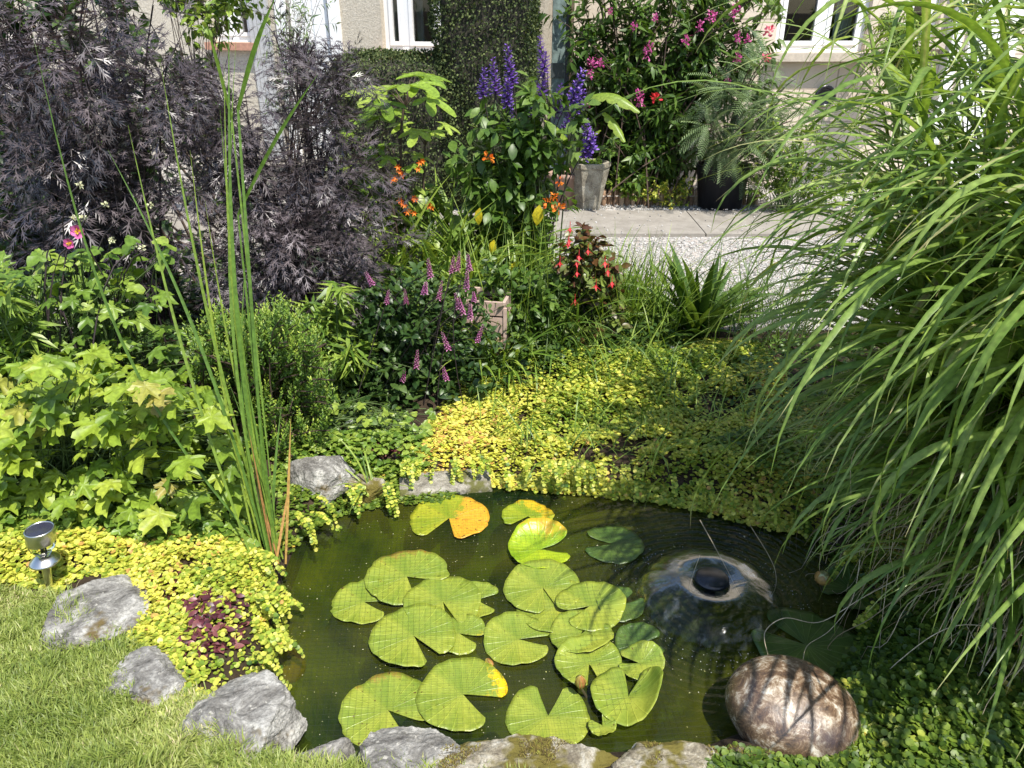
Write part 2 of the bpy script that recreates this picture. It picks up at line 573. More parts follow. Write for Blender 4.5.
# gravel drive
m_grav, n, out = newmat('pale_gravel')
co = coords(n)
vo = node(n, 'ShaderNodeTexVoronoi'); vo.inputs['Scale'].default_value = 65; n.links.new(co, vo.inputs['Vector'])
sep = node(n, 'ShaderNodeSeparateColor'); n.links.new(vo.outputs['Color'], sep.inputs[0])
c = ramp(n, sep.outputs[0], [(0, (.16, .15, .14)), (.4, (.32, .31, .295)), (.8, (.50, .49, .47)), (1, (.40, .31, .26))])
nz = noise(n, 1.6, 4, .6, co)
c = mixc(n, mathn(n, 'MULTIPLY', nz, .35), c, (.30, .27, .22))
inv = mathn(n, 'SUBTRACT', 1.0, vo.outputs['Distance'])
princ(n, out, c, .9, .25, bump=inv, bstr=.8, bdist=.012)
V, F = gridmesh(np.r_[-14:14.1:.5], np.r_[3.95:13:.3], lambda x, y: 0 * x + .006 + .004 * wob(x, y, 2), lambda x, y: (y > 4.2) | (x > -.6))
tag(MB().addb(V, F, [.5]).build('gravel_path', m_grav), kind='structure')
m_stone = leafmat('gravel_stones', [(0, (.18, .17, .16)), (.5, (.38, .37, .35)), (.85, (.58, .57, .55)), (1, (.36, .28, .23))], .8, 0)
oc = np.array([(1, 0, 0), (-1, 0, 0), (0, 1, 0), (0, -1, 0), (0, 0, .7), (0, 0, -.7)], float)
of = np.array([(0, 2, 4), (2, 1, 4), (1, 3, 4), (3, 0, 4), (2, 0, 5), (1, 2, 5), (3, 1, 5), (0, 3, 5)])
N = 26000
q = np.c_[U(-1.6, 3.2, N), U(3.9, 7.3, N)]
q = q[(q[:, 1] < 5.75) | (q[:, 1] > 6.62) | (rng.random(N) < .05)]
hz = np.where((q[:, 1] > 5.7) & (q[:, 1] < 6.65), .035, .01)
mb = MB()
mb.scatter((oc * rng.uniform(.8, 1.2, oc.shape), of), np.c_[q, hz], norm(rng.normal(0, 1, (len(q), 3)) * [1, 1, .3]), norm(rng.normal(0, .5, (len(q), 3)) + [0, 0, 1]), U(.004, .010, len(q)))
tag(mb.build('loose_gravel', m_stone, smooth=False), kind='stuff')
# concrete strip
m_conc, n, out = newmat('old_concrete')
co = coords(n)
nz = noise(n, 6, 8, .7, co); nf = noise(n, 90, 3, .7, co)
c = ramp(n, nz, [(.3, (.20, .18, .155)), (.6, (.33, .305, .27)), (.8, (.40, .37, .33))])
c = mixc(n, mathn(n, 'MULTIPLY', nf, .6), c, (.16, .145, .12))
princ(n, out, c, .9, .3, bump=nf, bstr=.6, bdist=.004)
mb = MB()
for i in range(9):
    x0 = -3.3 + i * 1.2
    mb.box((x0, 5.86, -.05), (x0 + 1.19, 6.62, .028 + .002 * (i % 2)))
tag(mb.build('concrete_path', m_conc, smooth=False), kind='structure')

# ------------------------------------------------------------------ water
m_water, n, out = newmat('pond_water')
co = coords(n)
FX, FY = G(709, 598, WZ)[:2]
sepx = node(n, 'ShaderNodeSeparateXYZ'); n.links.new(co, sepx.inputs[0])
dx = mathn(n, 'SUBTRACT', sepx.outputs[0], float(FX)); dy = mathn(n, 'SUBTRACT', sepx.outputs[1], float(FY))
dist = mathn(n, 'SQRT', mathn(n, 'ADD', mathn(n, 'MULTIPLY', dx, dx), mathn(n, 'MULTIPLY', dy, dy)))
near = node(n, 'ShaderNodeMapRange'); n.links.new(dist, near.inputs[0])
near.inputs[1].default_value = .22; near.inputs[2].default_value = .62; near.inputs[3].default_value = 1.0; near.inputs[4].default_value = .1
rip = mathn(n, 'MULTIPLY', mathn(n, 'SINE', mathn(n, 'ADD', mathn(n, 'MULTIPLY', dist, 210), mathn(n, 'MULTIPLY', noise(n, 9, 2, .5, co), 9))), .35)
w1 = mathn(n, 'ADD', noise(n, 38, 3, .6, co, .6), rip)
hgt = mathn(n, 'MULTIPLY', w1, near.outputs[0])
hgt = mathn(n, 'ADD', hgt, mathn(n, 'MULTIPLY', noise(n, 6, 2, .5, co), .35))
bp = node(n, 'ShaderNodeBump'); bp.inputs['Strength'].default_value = .7; bp.inputs['Distance'].default_value = .006
n.links.new(hgt, bp.inputs['Height'])
tr = node(n, 'ShaderNodeBsdfTransparent'); tr.inputs[0].default_value = (.46, .55, .20, 1)
df = node(n, 'ShaderNodeBsdfDiffuse')
murk = ramp(n, noise(n, 2.2, 4, .6, co), [(.35, (.012, .028, .008)), (.60, (.078, .088, .010))])
n.links.new(murk, df.inputs[0])
body = node(n, 'ShaderNodeMixShader'); body.inputs[0].default_value = .42
n.links.new(tr.outputs[0], body.inputs[1]); n.links.new(df.outputs[0], body.inputs[2])
gl = node(n, 'ShaderNodeBsdfGlossy'); gl.inputs['Roughness'].default_value = .02
n.links.new(bp.outputs[0], gl.inputs['Normal'])
fr = node(n, 'ShaderNodeFresnel'); fr.inputs[0].default_value = 1.33; n.links.new(bp.outputs[0], fr.inputs['Normal'])
mx = node(n, 'ShaderNodeMixShader')
n.links.new(fr.outputs[0], mx.inputs[0]); n.links.new(body.outputs[0], mx.inputs[1]); n.links.new(gl.outputs[0], mx.inputs[2])
n.links.new(mx.outputs[0], out.inputs[0])
V, F = gridmesh(np.arange(-1.3, 1.7, .03), np.arange(.9, 3.2, .03), lambda x, y: 0 * x + WZ, lambda x, y: sdist(x, y, POND) > -.06)
tag(MB().addb(V, F, [.5]).build('pond_water', m_water), kind='structure')

# ------------------------------------------------------------------ lily pads
def padmat(name, g0, g1, edge=None, spots=.62, edir=None):
    m, n, out = newmat(name)
    co = coords(n)
    s = node(n, 'ShaderNodeSeparateXYZ'); n.links.new(co, s.inputs[0])
    ang = mathn(n, 'ARCTAN2', s.outputs[1], s.outputs[0])
    wv = mathn(n, 'ABSOLUTE', mathn(n, 'SINE', mathn(n, 'ADD', mathn(n, 'MULTIPLY', ang, 11), mathn(n, 'MULTIPLY', noise(n, 12, 2, .5, co), 1.2))))
    vein = mathn(n, 'POWER', mathn(n, 'SUBTRACT', 1.0, wv), 8.0)
    nz = noise(n, 18, 6, .7, co)
    c = ramp(n, nz, [(.35, g0), (.65, g1)])
    c = mixc(n, mathn(n, 'MULTIPLY', vein, .55), c, tuple(min(1, v * 1.7) for v in g1))
    c = mixc(n, 1.0, c, ramp(n, noise(n, 7, 3, .6, co), [(.35, (.72, .85, .8)), (.65, (1.15, 1.08, .9))]), 'MULTIPLY')
    if edge:
        d = mathn(n, 'ADD', mathn(n, 'MULTIPLY', s.outputs[0], edir[0]), mathn(n, 'MULTIPLY', s.outputs[1], edir[1]))
        d = mathn(n, 'ADD', d, mathn(n, 'MULTIPLY', mathn(n, 'SUBTRACT', noise(n, 26, 6, .75, co), .5), .22))
        f = node(n, 'ShaderNodeMapRange'); n.links.new(d, f.inputs[0])
        f.inputs[1].default_value = edir[2]; f.inputs[2].default_value = edir[2] + .03
        ec = ramp(n, noise(n, 45, 5, .8, co), [(.35, edge), (.55, edge), (.68, (.45, .14, .015))])
        c = mixc(n, f.outputs[0], c, ec)
    sp = node(n, 'ShaderNodeMapRange'); n.links.new(noise(n, 55, 3, .7, co), sp.inputs[0])
    sp.inputs[1].default_value = spots + .06; sp.inputs[2].default_value = spots + .1
    c = mixc(n, sp.outputs[0], c, (.10, .06, .015))
    p = princ(n, None, c, .32, .5, bump=mathn(n, 'ADD', mathn(n, 'MULTIPLY', vein, .4), nz), bstr=.6, bdist=.006)
    t = node(n, 'ShaderNodeBsdfTranslucent')
    n.links.new(mixc(n, 1.0, c, (1.1, 1.2, .4), 'MULTIPLY'), t.inputs[0])
    mx = node(n, 'ShaderNodeMixShader'); mx.inputs[0].default_value = .15
    n.links.new(p.outputs[0], mx.inputs[1]); n.links.new(t.outputs[0], mx.inputs[2]); n.links.new(mx.outputs[0], out.inputs[0])
    return m
g0, g1 = (.19, .25, .028), (.30, .35, .055)
PM = {'g': padmat('pad_green', g0, g1),
      'y': padmat('pad_yellowing', (.20, .27, .015), (.33, .38, .03), (.62, .42, .02), .60, (.6, .8, .035)),
      'o': padmat('pad_orange_patched', (.22, .28, .02), (.36, .36, .03), (.66, .36, .03), .56, (.95, -.3, .004)),
      'b': padmat('pad_bright', (.20, .32, .01), (.34, .44, .02), (.50, .33, .02), .62, (.3, 1., .07)),
      's': padmat('pad_scarred', g0, g1, (.30, .22, .04), .575, (-.2, 1., .105)),
      't': padmat('pad_yellow_tip', g0, g1, (.72, .52, .01), .60, (1., .12, .078)),
      'd': padmat('pad_shade_dark', (.05, .09, .02), (.09, .15, .03))}  # darker pad green; shade over the right-hand pads is put into the colour
m_under = plain('pad_underside', (.34, .10, .075), .5, var=.2)
pads = [
 # px, py, width, notch screen angle, half gap, kind, lift(dir deg, amount), z-order, label
 (449, 519, 76, 252, .42, 'o', None, 1, 'lily pad with an orange right half, farthest left at the back of the pond'),
 (528, 517, 50, 262, .75, 'y', (250, .012), 1, 'small lily pad with a yellow upper edge and wide notch, farthest back of the pads'),
 (540, 551, 62, 2, .32, 'b', (90, .02), 1, 'bright yellow green lily pad with curled rims opening to the right'),
 (613, 545, 58, 176, .3, 'd', None, 1, 'shaded dark lily pad lying alone between the yellow pads and the fountain'),
 (407, 579, 80, -28, .5, 's', None, 3, 'pale lily pad with a ragged yellowed rim, overlapping the leftmost pad'),
 (364, 603, 62, -10, .35, 's', None, 1, 'leftmost lily pad, notched edge and dark specks, half under a pale ragged pad'),
 (443, 604, 74, -60, .15, 'g', None, 3, 'smooth lily pad in the middle of the left cluster, above the largest pad'),
 (476, 601, 50, -4, .5, 'g', None, 1, 'small lily pad split in two lobes at the right end of the left cluster'),
 (414, 640, 82, -42, .2, 'g', None, 5, 'largest unbroken lily pad with a pale left rim, front of the left cluster'),
 (459, 636, 52, -18, .25, 't', None, 3, 'small yellowish lily pad peeping out right of the largest unbroken pad'),
 (518, 641, 67, -4, .25, 'g', (150, .008), 2, 'round lily pad with a slit to the right, in the middle of the pond'),
 (388, 711, 90, -32, .28, 's', None, 1, 'large lily pad with a brown scar, partly hidden by the front grey rock'),
 (463, 697, 88, -22, .42, 't', None, 3, 'large lily pad with a yellow tip beside its notch, front centre of the pond'),
 (548, 718, 80, 82, .38, 'g', None, 2, 'heart shaped lily pad with notch pointing back, against the mossy front edge'),
 (543, 590, 74, -72, .2, 'g', (60, .01), 3, 'lily pad with a round fold, front of the curled bright yellow pad'),
 (556, 607, 76, -8, .3, 'g', None, 1, 'lily pad mostly buried under others, only its left edge showing'),
 (590, 610, 66, 200, .2, 'g', (20, .015), 5, 'wavy lily pad striped by leaf shadow, uppermost of the right cluster'),
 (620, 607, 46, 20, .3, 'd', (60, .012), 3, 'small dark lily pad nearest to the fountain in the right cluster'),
 (581, 637, 60, 40, .3, 'g', (-40, .02), 3, 'lily pad with pink underside folded up, behind the standing bud'),
 (589, 667, 64, -82, .25, 'g', (120, .02), 3, 'glossy crinkled lily pad behind the brown pointed flower bud'),
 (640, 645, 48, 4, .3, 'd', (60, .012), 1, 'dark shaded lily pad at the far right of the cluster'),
 (640, 668, 44, 170, .25, 'g', (40, .025), 4, 'small upturned lily pad above the big tilted heart shaped leaf'),
 (628, 702, 72, 68, .3, 'g', (-12, .075), 6, 'large tilted lily pad standing out of the water with a pink folded side'),
 (602, 732, 27, 120, .5, 'g', (-30, .01), 7, 'smallest lily pad, squeezed against the front stones'),
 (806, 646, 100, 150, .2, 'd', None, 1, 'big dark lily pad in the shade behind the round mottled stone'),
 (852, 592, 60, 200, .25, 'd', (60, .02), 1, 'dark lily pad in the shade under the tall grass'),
]
for (px, py, wpx, na, gap, kd, lift, zo, lab) in pads:
    c = G(px, py, WZ)
    r = wpx / 2 / ppm(c) * 1.05
    el = math.atan2(CH - WZ, c[1])
    na_r = math.atan2(sin(R(na)) / sin(el), cos(R(na)))
    nr, na_n = 9, 72
    V = [(0, 0, 0)]; ph = U(0, 6, 4)
    for i in range(na_n + 1):
        t = i / na_n
        a = na_r + gap + t * (2 * pi - 2 * gap)
        e = 1 + .022 * sin(3 * a + ph[0]) + .012 * sin(7 * a + ph[1]) + .006 * sin(19 * a + ph[2])
        e *= 1 - .16 * (max(0, 1 - min(t, 1 - t) / .045)) ** 2
        if kd in 'sy': e *= 1 - .05 * max(0, sin(5 * a + ph[3])) ** 8
        for k in range(1, nr + 1):
            q = k / nr
            x, y = r * e * q * cos(a), r * e * q * sin(a)
            z = .0030 * sin(4 * a + ph[1]) * q ** 2 + .0045 * q ** 6 * (.6 + sin(2 * a + ph[3])) + .0016 * sin(13 * a + ph[2]) * q ** 3
            if kd == 'b': z += .022 * q ** 4 * max(0, sin(a + .2)) + .008 * q ** 4
            if lift:
                la = math.atan2(sin(R(lift[0])) / sin(el), cos(R(lift[0])))
                dd = (x * cos(la) + y * sin(la)) / r
                z += lift[1] * (max(0, dd) ** 1.5) + (.004 if lift[1] > .015 else 0)
                if lift[1] > .05:
                    x -= .35 * r * max(0, dd - .45) * cos(la); y -= .35 * r * max(0, dd - .45) * sin(la)
            V.append((x, y, z))
    F3 = [(0, 1 + i * nr, 1 + (i + 1) * nr) for i in range(na_n)]
    F4 = [(1 + i * nr + k, 2 + i * nr + k, 2 + (i + 1) * nr + k, 1 + (i + 1) * nr + k) for i in range(na_n) for k in range(nr - 1)]
    V = np.array(V)
    loc = (c[0], c[1], WZ + .0015 + .0032 * zo)
    mb = MB().addb(V + np.array(loc), [np.array(F3), np.array(F4)], [.5])
    o = mb.build('lily_pad', [PM[kd], m_under if kd not in 'ob' else PM[kd]], loc=loc)
    o.location = loc
    tag(o, lab, 'lily pad', 'lily pads floating on the pond')
    so_ = o.modifiers.new('solid', 'SOLIDIFY'); so_.thickness = .0012; so_.offset = -1; so_.material_offset = 1

# flower buds
m_budg = leafmat('bud_sepal', [(0, (.30, .12, .04)), (.5, (.42, .24, .07)), (1, (.30, .32, .06))], .4, .1)
m_budw = leafmat('bud_petal', [(0, (.62, .62, .30)), (1, (.80, .80, .50))], .5, .3)
m_stalk = plain('stalk', (.07, .06, .03), .5)
def bud(loc, hgt, rad, tilt, openn, lab):
    t = thing('lily_bud', loc, lab, 'flower bud')
    d = norm(np.array(tilt, float))
    mb = MB()
    for ring, (k, ro, op, mi) in enumerate([(5, 1.0, openn, 0), (6, .8, openn * .8, 1), (5, .5, openn * .4, 1)]):
        for i in range(k):
            a = i / k * 2 * pi + ring * .5
            x = np.cross(d, [.3, .9, .1]); x = norm(x); y = np.cross(d, x)
            o = x * cos(a) + y * sin(a)
            base = np.array(loc) + np.array([0, 0, .0])
            V = []; st = np.linspace(0, 1, 8)
            s = np.cross(d, o)
            for q in st:
                rr = rad * ro * (sin(pi * min(1, q * .9 + .06)) ** .8 * (1 - openn * .2) + openn * q * 1.3)
                wd = rad * .85 * sin(pi * (q * .93 + .05)) ** .8
                c0 = base + d * hgt * q + o * rr
                V += [c0 - s * wd - o * wd * .35, c0, c0 + s * wd - o * wd * .35]
            i0 = np.arange(7)[:, None] * 3
            mb.addb(np.array(V), np.concatenate([i0 + np.array([[0, 1, 4, 3]]), i0 + np.array([[1, 2, 5, 4]])]), None, mi)
    mb.build('petal_head', [m_budg, m_budw], t)
    e = np.array(loc); b = np.array([loc[0] + .03, loc[1] + .02, WZ - .12])
    C = np.linspace(b, e, 6); C[1:-1, 0] += .008
    MB().tubes(C, .004, 8).build('stem', m_stalk, t)
bud(PY(580, 686, 1.85)*0 + G(581, 688, -.05), .056, .0145, (-.1, -.15, 1), .0, 'pointed brown and cream lily flower bud standing above the pads')
bud(G(494, 672, WZ - .012), .05, .013, (-.5, .9, .12), .15, 'pale yellow spent lily flower lying in the water beside the round slit pad')
bud(G(820, 583, -.05), .045, .022, (.1, -.2, 1), .35, 'half open cream lily flower in the shade under the tall grass')

# ------------------------------------------------------------------ rocks
def rockmat(name, a, b, c_, moss=(.10, .10, .02), mossf=.62, sc=9):
    m, n, out = newmat(name)
    co = coords(n)
    n1 = noise(n, sc, 9, .72, co, .8); n2 = noise(n, sc * 5, 6, .7, co); n3 = noise(n, 5, 4, .7, co)
    c = ramp(n, n1, [(.34, a), (.48, b), (.62, c_)])
    c = mixc(n, 1.0, c, ramp(n, noise(n, sc * 12, 4, .8, co), [(.3, (.55, .55, .55)), (.6, (1.15, 1.15, 1.15))]), 'MULTIPLY')
    vo = node(n, 'ShaderNodeTexVoronoi', feature='DISTANCE_TO_EDGE'); vo.inputs['Scale'].default_value = sc * 1.3
    wrp = node(n, 'ShaderNodeMix', data_type='VECTOR'); wrp.inputs[0].default_value = .2
    n.links.new(co, wrp.inputs[4]); nn = node(n, 'ShaderNodeTexNoise'); nn.inputs['Scale'].default_value = 6; n.links.new(co, nn.inputs['Vector']); n.links.new(nn.outputs['Color'], wrp.inputs[5])
    n.links.new(wrp.outputs[1], vo.inputs['Vector']); vo.inputs['Scale'].default_value = sc * .55
    crk = node(n, 'ShaderNodeMapRange'); n.links.new(vo.outputs['Distance'], crk.inputs[0]); crk.inputs[2].default_value = .03
    crk.inputs[3].default_value = 1; crk.inputs[4].default_value = 0
    c = mixc(n, mathn(n, 'MULTIPLY', crk.outputs[0], mathn(n, 'MULTIPLY', n2, .3)), c, tuple(v * .35 for v in a))
    lich = node(n, 'ShaderNodeMapRange'); n.links.new(n2, lich.inputs[0]); lich.inputs[1].default_value = .6; lich.inputs[2].default_value = .66
    c = mixc(n, mathn(n, 'MULTIPLY', lich.outputs[0], .6), c, (.50, .48, .42))
    mo = node(n, 'ShaderNodeMapRange'); n.links.new(n3, mo.inputs[0]); mo.inputs[1].default_value = mossf; mo.inputs[2].default_value = mossf + .06
    c = mixc(n, mo.outputs[0], c, moss)
    hh = mathn(n, 'ADD', n1, mathn(n, 'MULTIPLY', n2, .35)); hh = mathn(n, 'SUBTRACT', hh, mathn(n, 'MULTIPLY', crk.outputs[0], .15))
    princ(n, out, c, .85, .3, bump=hh, bstr=1.0, bdist=.012)
    return m
m_rock = rockmat('grey_limestone', (.055, .05, .044), (.19, .182, .165), (.41, .40, .365), (.11, .08, .03), .60)
m_mossrock = rockmat('mossy_stone', (.12, .10, .07), (.25, .22, .16), (.42, .40, .34), (.12, .10, .02), .44, 12)
m_dark = rockmat('brown_stone', (.06, .045, .03), (.14, .11, .07), (.24, .20, .15), (.10, .08, .02), .55, 14)
ICO = bmesh.new(); bmesh.ops.create_icosphere(ICO, subdivisions=6, radius=1)
IV = np.array([v.co[:] for v in ICO.verts]); IF = np.array([[v.index for v in f.verts] for f in ICO.faces])
def rock(name, px, py, wpx, z, dims, mat, lab, seed, cat='rock', rot=0, group=None, planes=14, zc=None):
    r = np.random.default_rng(seed)
    c = G(px, py, z)
    d = norm(r.normal(size=(planes, 3))); h = r.uniform(.72, 1.0, planes)
    d = np.vstack([d, [[0, 0, 1]]]); h = np.append(h, .78)
    q = IV @ d.T
    rad = np.where(q > .05, h / np.maximum(q, .05), 9).min(1)
    rad = np.minimum(rad, 1.18)
    V = IV * rad[:, None]
    k = np.array([mnoise.fractal(Vector(v * 2.2 + seed), 1.0, 2.0, 5) for v in V])
    k2 = np.array([abs(mnoise.noise(Vector(v * 5 + seed * 2))) for v in V])
    k3 = np.array([abs(mnoise.noise(Vector((v[0] * 9, v[1] * 9, v[2] * 16)) + Vector((seed, 0, 0)))) + .5 * abs(mnoise.noise(Vector(v * 24))) for v in V])
    V = V * (1 + .08 * k + .05 * k2 + .035 * k3)[:, None]
    s = wpx / 2 / ppm(c)
    V = V * (np.array(dims) * s)
    ca, sa = cos(rot), sin(rot)
    V = np.c_[V[:, 0] * ca - V[:, 1] * sa, V[:, 0] * sa + V[:, 1] * ca, V[:, 2]]
    o = MB().addb(V + c, IF, [.5]).build(name, mat, loc=tuple(c), smooth=False)
    return tag(o, lab, cat, group)
grp = 'stones edging the pond'
rock('edging_rock', 106, 610, 92, -.008, (1.0, 1.15, .42), m_rock, 'weathered grey rock beside the solar lamp, half buried in golden creeper', 11, rot=-.7, group=grp)
rock('edging_rock', 150, 680, 74, -.008, (1.0, .95, .5), m_rock, 'low rounded grey rock between the lawn and the golden creeper', 23, rot=.2, group=grp)
rock('edging_rock', 235, 724, 120, -.022, (1.0, .85, .52), m_rock, 'large angular blue grey rock at the corner of lawn and pond', 35, rot=-.25, group=grp, planes=10)
rock('edging_rock', 322, 766, 66, -.06, (1.0, .7, .6), m_rock, 'small broken grey rock between two larger ones at the front of the pond', 41, rot=.3, group=grp)
rock('edging_rock', 402, 774, 108, -.045, (1.0, .7, .70), m_rock, 'flat topped grey rock under the netting in front of the scarred pad', 52, rot=.05, group=grp, planes=9)
rock('edging_rock', 526, 792, 176, -.065, (1.0, .56, .56), m_mossrock, 'long stone covered with brown and yellow moss at the front edge', 66, group=grp)
rock('edging_rock', 660, 790, 138, -.06, (1.0, .62, .58), m_mossrock, 'pale patchy stone at the front edge below the tilted pad', 71, group=grp)
rock('edging_rock', 748, 784, 108, -.06, (1.0, .8, .62), m_dark, 'brown netted stone beneath the round mottled boulder', 83, group=grp)
rock('edging_rock', 322, 482, 66, -.04, (.85, .8, 1.05), m_rock, 'upright pale grey rock at the far left bank under green leaves', 91, rot=.3, group=grp)
rock('edging_rock', 366, 490, 40, -.05, (.9, .8, .75), m_mossrock, 'small brownish stone at the water line on the far left bank', 97, group=grp)
# round mottled boulder
m_ball, n, out = newmat('mottled_boulder')
co = coords(n)
n1 = noise(n, 24, 10, .78, co, .5); n2 = noise(n, 90, 4, .7, co); n3 = noise(n, 4.5, 4, .6, co)
c = ramp(n, n1, [(.38, (.028, .018, .015)), (.48, (.12, .070, .038)), (.54, (.28, .21, .14)), (.63, (.60, .56, .47))])
c = mixc(n, mathn(n, 'MULTIPLY', n2, .4), c, (.14, .10, .07))
dk = node(n, 'ShaderNodeMapRange'); n.links.new(n3, dk.inputs[0]); dk.inputs[1].default_value = .56; dk.inputs[2].default_value = .66
c = mixc(n, mathn(n, 'MULTIPLY', dk.outputs[0], .75), c, (.035, .025, .03))
princ(n, out, c, .22, .7, bump=mathn(n, 'ADD', n1, mathn(n, 'MULTIPLY', n2, .3)), bstr=.45, bdist=.006)
c = PY(793, 712, 1.40)
V = IV * (1 + .015 * wob(IV[:, 0] * 2, IV[:, 1] * 2 + IV[:, 2]))[:, None] * np.array([.176, .15, .118])
ca = .30
V = np.c_[V[:, 0] * cos(ca) + V[:, 2] * sin(ca), V[:, 1], -V[:, 0] * sin(ca) + V[:, 2] * cos(ca)]
tag(MB().addb(V + c, IF, [.5]).build('round_boulder', m_ball, loc=tuple(c)), 'round glossy boulder mottled brown and cream at the front right of the pond', 'boulder')
print('boulder', c)
# submerged clay ball
m_sub = plain('orange_clay', (.40, .17, .05), .8, var=.4, scale=14)
c = G(277, 668, -.17)
tag(MB().addb(IV * np.array([.085, .075, .05]) + c, IF, [.5]).build('sunken_stone', m_sub, loc=tuple(c)), 'rusty orange stone under the water beside the golden creeper', 'stone')
# far kerb
m_kerb = rockmat('pale_kerb', (.12, .11, .09), (.24, .22, .18), (.36, .34, .29), (.10, .10, .03), .50, 14)
def kerb(a, b, lab, dz=0):
    A = G(*a, -.03); B = G(*b, -.03)
    d = norm(B - A); L = np.linalg.norm(B - A); s = np.array([-d[1], d[0], 0])
    V, F = gridmesh(np.linspace(0, L, 40), np.linspace(0, 1, 13), lambda x, y: 0 * x)
    prof = np.array([(0, -.16), (-.004, -.09), (-.002, -.03), (.004, -.012), (.02, -.006), (.05, -.004), (.08, -.003), (.11, -.004), (.13, -.006), (.142, -.012), (.15, -.04), (.15, -.1), (.15, -.16)])
    k = (V[:, 1] * 12).round().astype(int)
    P = A + V[:, :1] * d + s * prof[k, :1] + np.array([0, 0, 1.]) * prof[k, 1:2]
    P += np.array([mnoise.noise_vector(Vector(p * 14)) for p in P]) * .006
    P[:, 2] += dz + .014
    o = MB().addb(P, F, [.5]).build('kerb_stone', m_kerb, loc=tuple(A))
    tag(o, lab, 'kerb')
kerb((400, 487), (492, 478), 'pale concrete kerb at the far bank behind the orange patched pad', -.035)

# ------------------------------------------------------------------ fountain
m_blk = plain('black_plastic', (.012, .014, .02), .25, .5, var=.1, bstr=.05)
F0 = np.array([FX, FY, WZ])
t = thing('pond_fountain', F0, 'round fountain with a black nozzle under a glassy bell of falling water', 'fountain')
MB().lathe([(0, .086), (.046, .086), (.053, .082), (.054, .074), (.044, .071), (.018, .062), (.016, -.35)], F0, 40).build('nozzle', m_blk, t)
m_film, n, out = newmat('falling_water_film')
co = coords(n)
s = node(n, 'ShaderNodeSeparateXYZ'); n.links.new(co, s.inputs[0])
ang = mathn(n, 'ARCTAN2', s.outputs[1], s.outputs[0])
cx = node(n, 'ShaderNodeCombineXYZ')
n.links.new(mathn(n, 'MULTIPLY', ang, 2.2), cx.inputs[0]); n.links.new(mathn(n, 'MULTIPLY', s.outputs[2], 16), cx.inputs[1])
rr = mathn(n, 'SQRT', mathn(n, 'ADD', mathn(n, 'MULTIPLY', s.outputs[0], s.outputs[0]), mathn(n, 'MULTIPLY', s.outputs[1], s.outputs[1])))
n.links.new(mathn(n, 'MULTIPLY', rr, 9), cx.inputs[2])
nz = noise(n, 13, 4, .6, co, 1.8)
bp = node(n, 'ShaderNodeBump'); bp.inputs['Strength'].default_value = .22; bp.inputs['Distance'].default_value = .010
n.links.new(nz, bp.inputs['Height'])
tr = node(n, 'ShaderNodeBsdfTransparent'); tr.inputs[0].default_value = (.86, .9, .86, 1)
gl = node(n, 'ShaderNodeBsdfGlossy'); gl.inputs['Roughness'].default_value = .16; n.links.new(bp.outputs[0], gl.inputs['Normal'])
df = node(n, 'ShaderNodeBsdfDiffuse'); df.inputs[0].default_value = (.40, .43, .42, 1)
fo = node(n, 'ShaderNodeMapRange'); n.links.new(nz, fo.inputs[0]); fo.inputs[1].default_value = .53; fo.inputs[2].default_value = .72; fo.inputs[4].default_value = .22
m1 = node(n, 'ShaderNodeMixShader'); n.links.new(fo.outputs[0], m1.inputs[0]); n.links.new(tr.outputs[0], m1.inputs[1]); n.links.new(df.outputs[0], m1.inputs[2])
fr = node(n, 'ShaderNodeFresnel'); fr.inputs[0].default_value = 1.38; n.links.new(bp.outputs[0], fr.inputs['Normal'])
m2 = node(n, 'ShaderNodeMixShader'); n.links.new(mathn(n, 'ADD', mathn(n, 'MULTIPLY', fr.outputs[0], .42), .01, clamp=True), m2.inputs[0])
n.links.new(m1.outputs[0], m2.inputs[1]); n.links.new(gl.outputs[0], m2.inputs[2]); n.links.new(m2.outputs[0], out.inputs[0])
prof = [(.018, .062), (.05, .068), (.08, .074), (.098, .078), (.108, .0785), (.118, .076), (.138, .072), (.162, .064), (.186, .052), (.206, .037), (.222, .019), (.231, .0), (.234, -.01)]
mb = MB().lathe(prof, F0, 96)
v = mb.V[0]; a = np.arctan2(v[:, 1] - FY, v[:, 0] - FX); rad = np.hypot(v[:, 0] - FX, v[:, 1] - FY)
k = 1 + .012 * np.sin(11 * a + 1) * (rad > .1) + .01 * np.sin(23 * a) * (rad > .12)
v[:, 0] = FX + (v[:, 0] - FX) * k; v[:, 1] = FY + (v[:, 1] - FY) * k
mb.build('water_bell', m_film, t)
# ring of foam specks
m_foam = plain('foam_specks', (.7, .72, .70), .5)
N = 200; a = U(0, 2 * pi, N); r_ = .232 + np.abs(rng.normal(0, .04, N))
mb = MB().scatter((oc, of), np.c_[FX + r_ * np.cos(a), FY + r_ * np.sin(a), np.full(N, WZ + .001)], [0, 1, 0], [0, 0, 1], U(.0006, .0018, N))
tag(mb.build('splash_drops', m_foam, t), kind='stuff')

# floating bits and pollen
m_bits = leafmat('floating_bits', [(0, (.10, .08, .04)), (.5, (.30, .30, .10)), (1, (.60, .58, .42))], .8, .1)
q = samp(POND, 1500); q = q[(wob(q[:, 0], q[:, 1], 4) > -.3) & (np.hypot(q[:, 0] - FX, q[:, 1] - FY) > .25)]
mb = MB().scatter(TINY, np.c_[q, np.full(len(q), WZ + .0012)], np.c_[rng.normal(0, 1, (len(q), 2)), np.zeros(len(q))], [0, 0, 1], U(.0015, .006, len(q)) * (1 + (rng.random(len(q)) > .97)))
tag(mb.build('floating_debris', m_bits), kind='stuff')
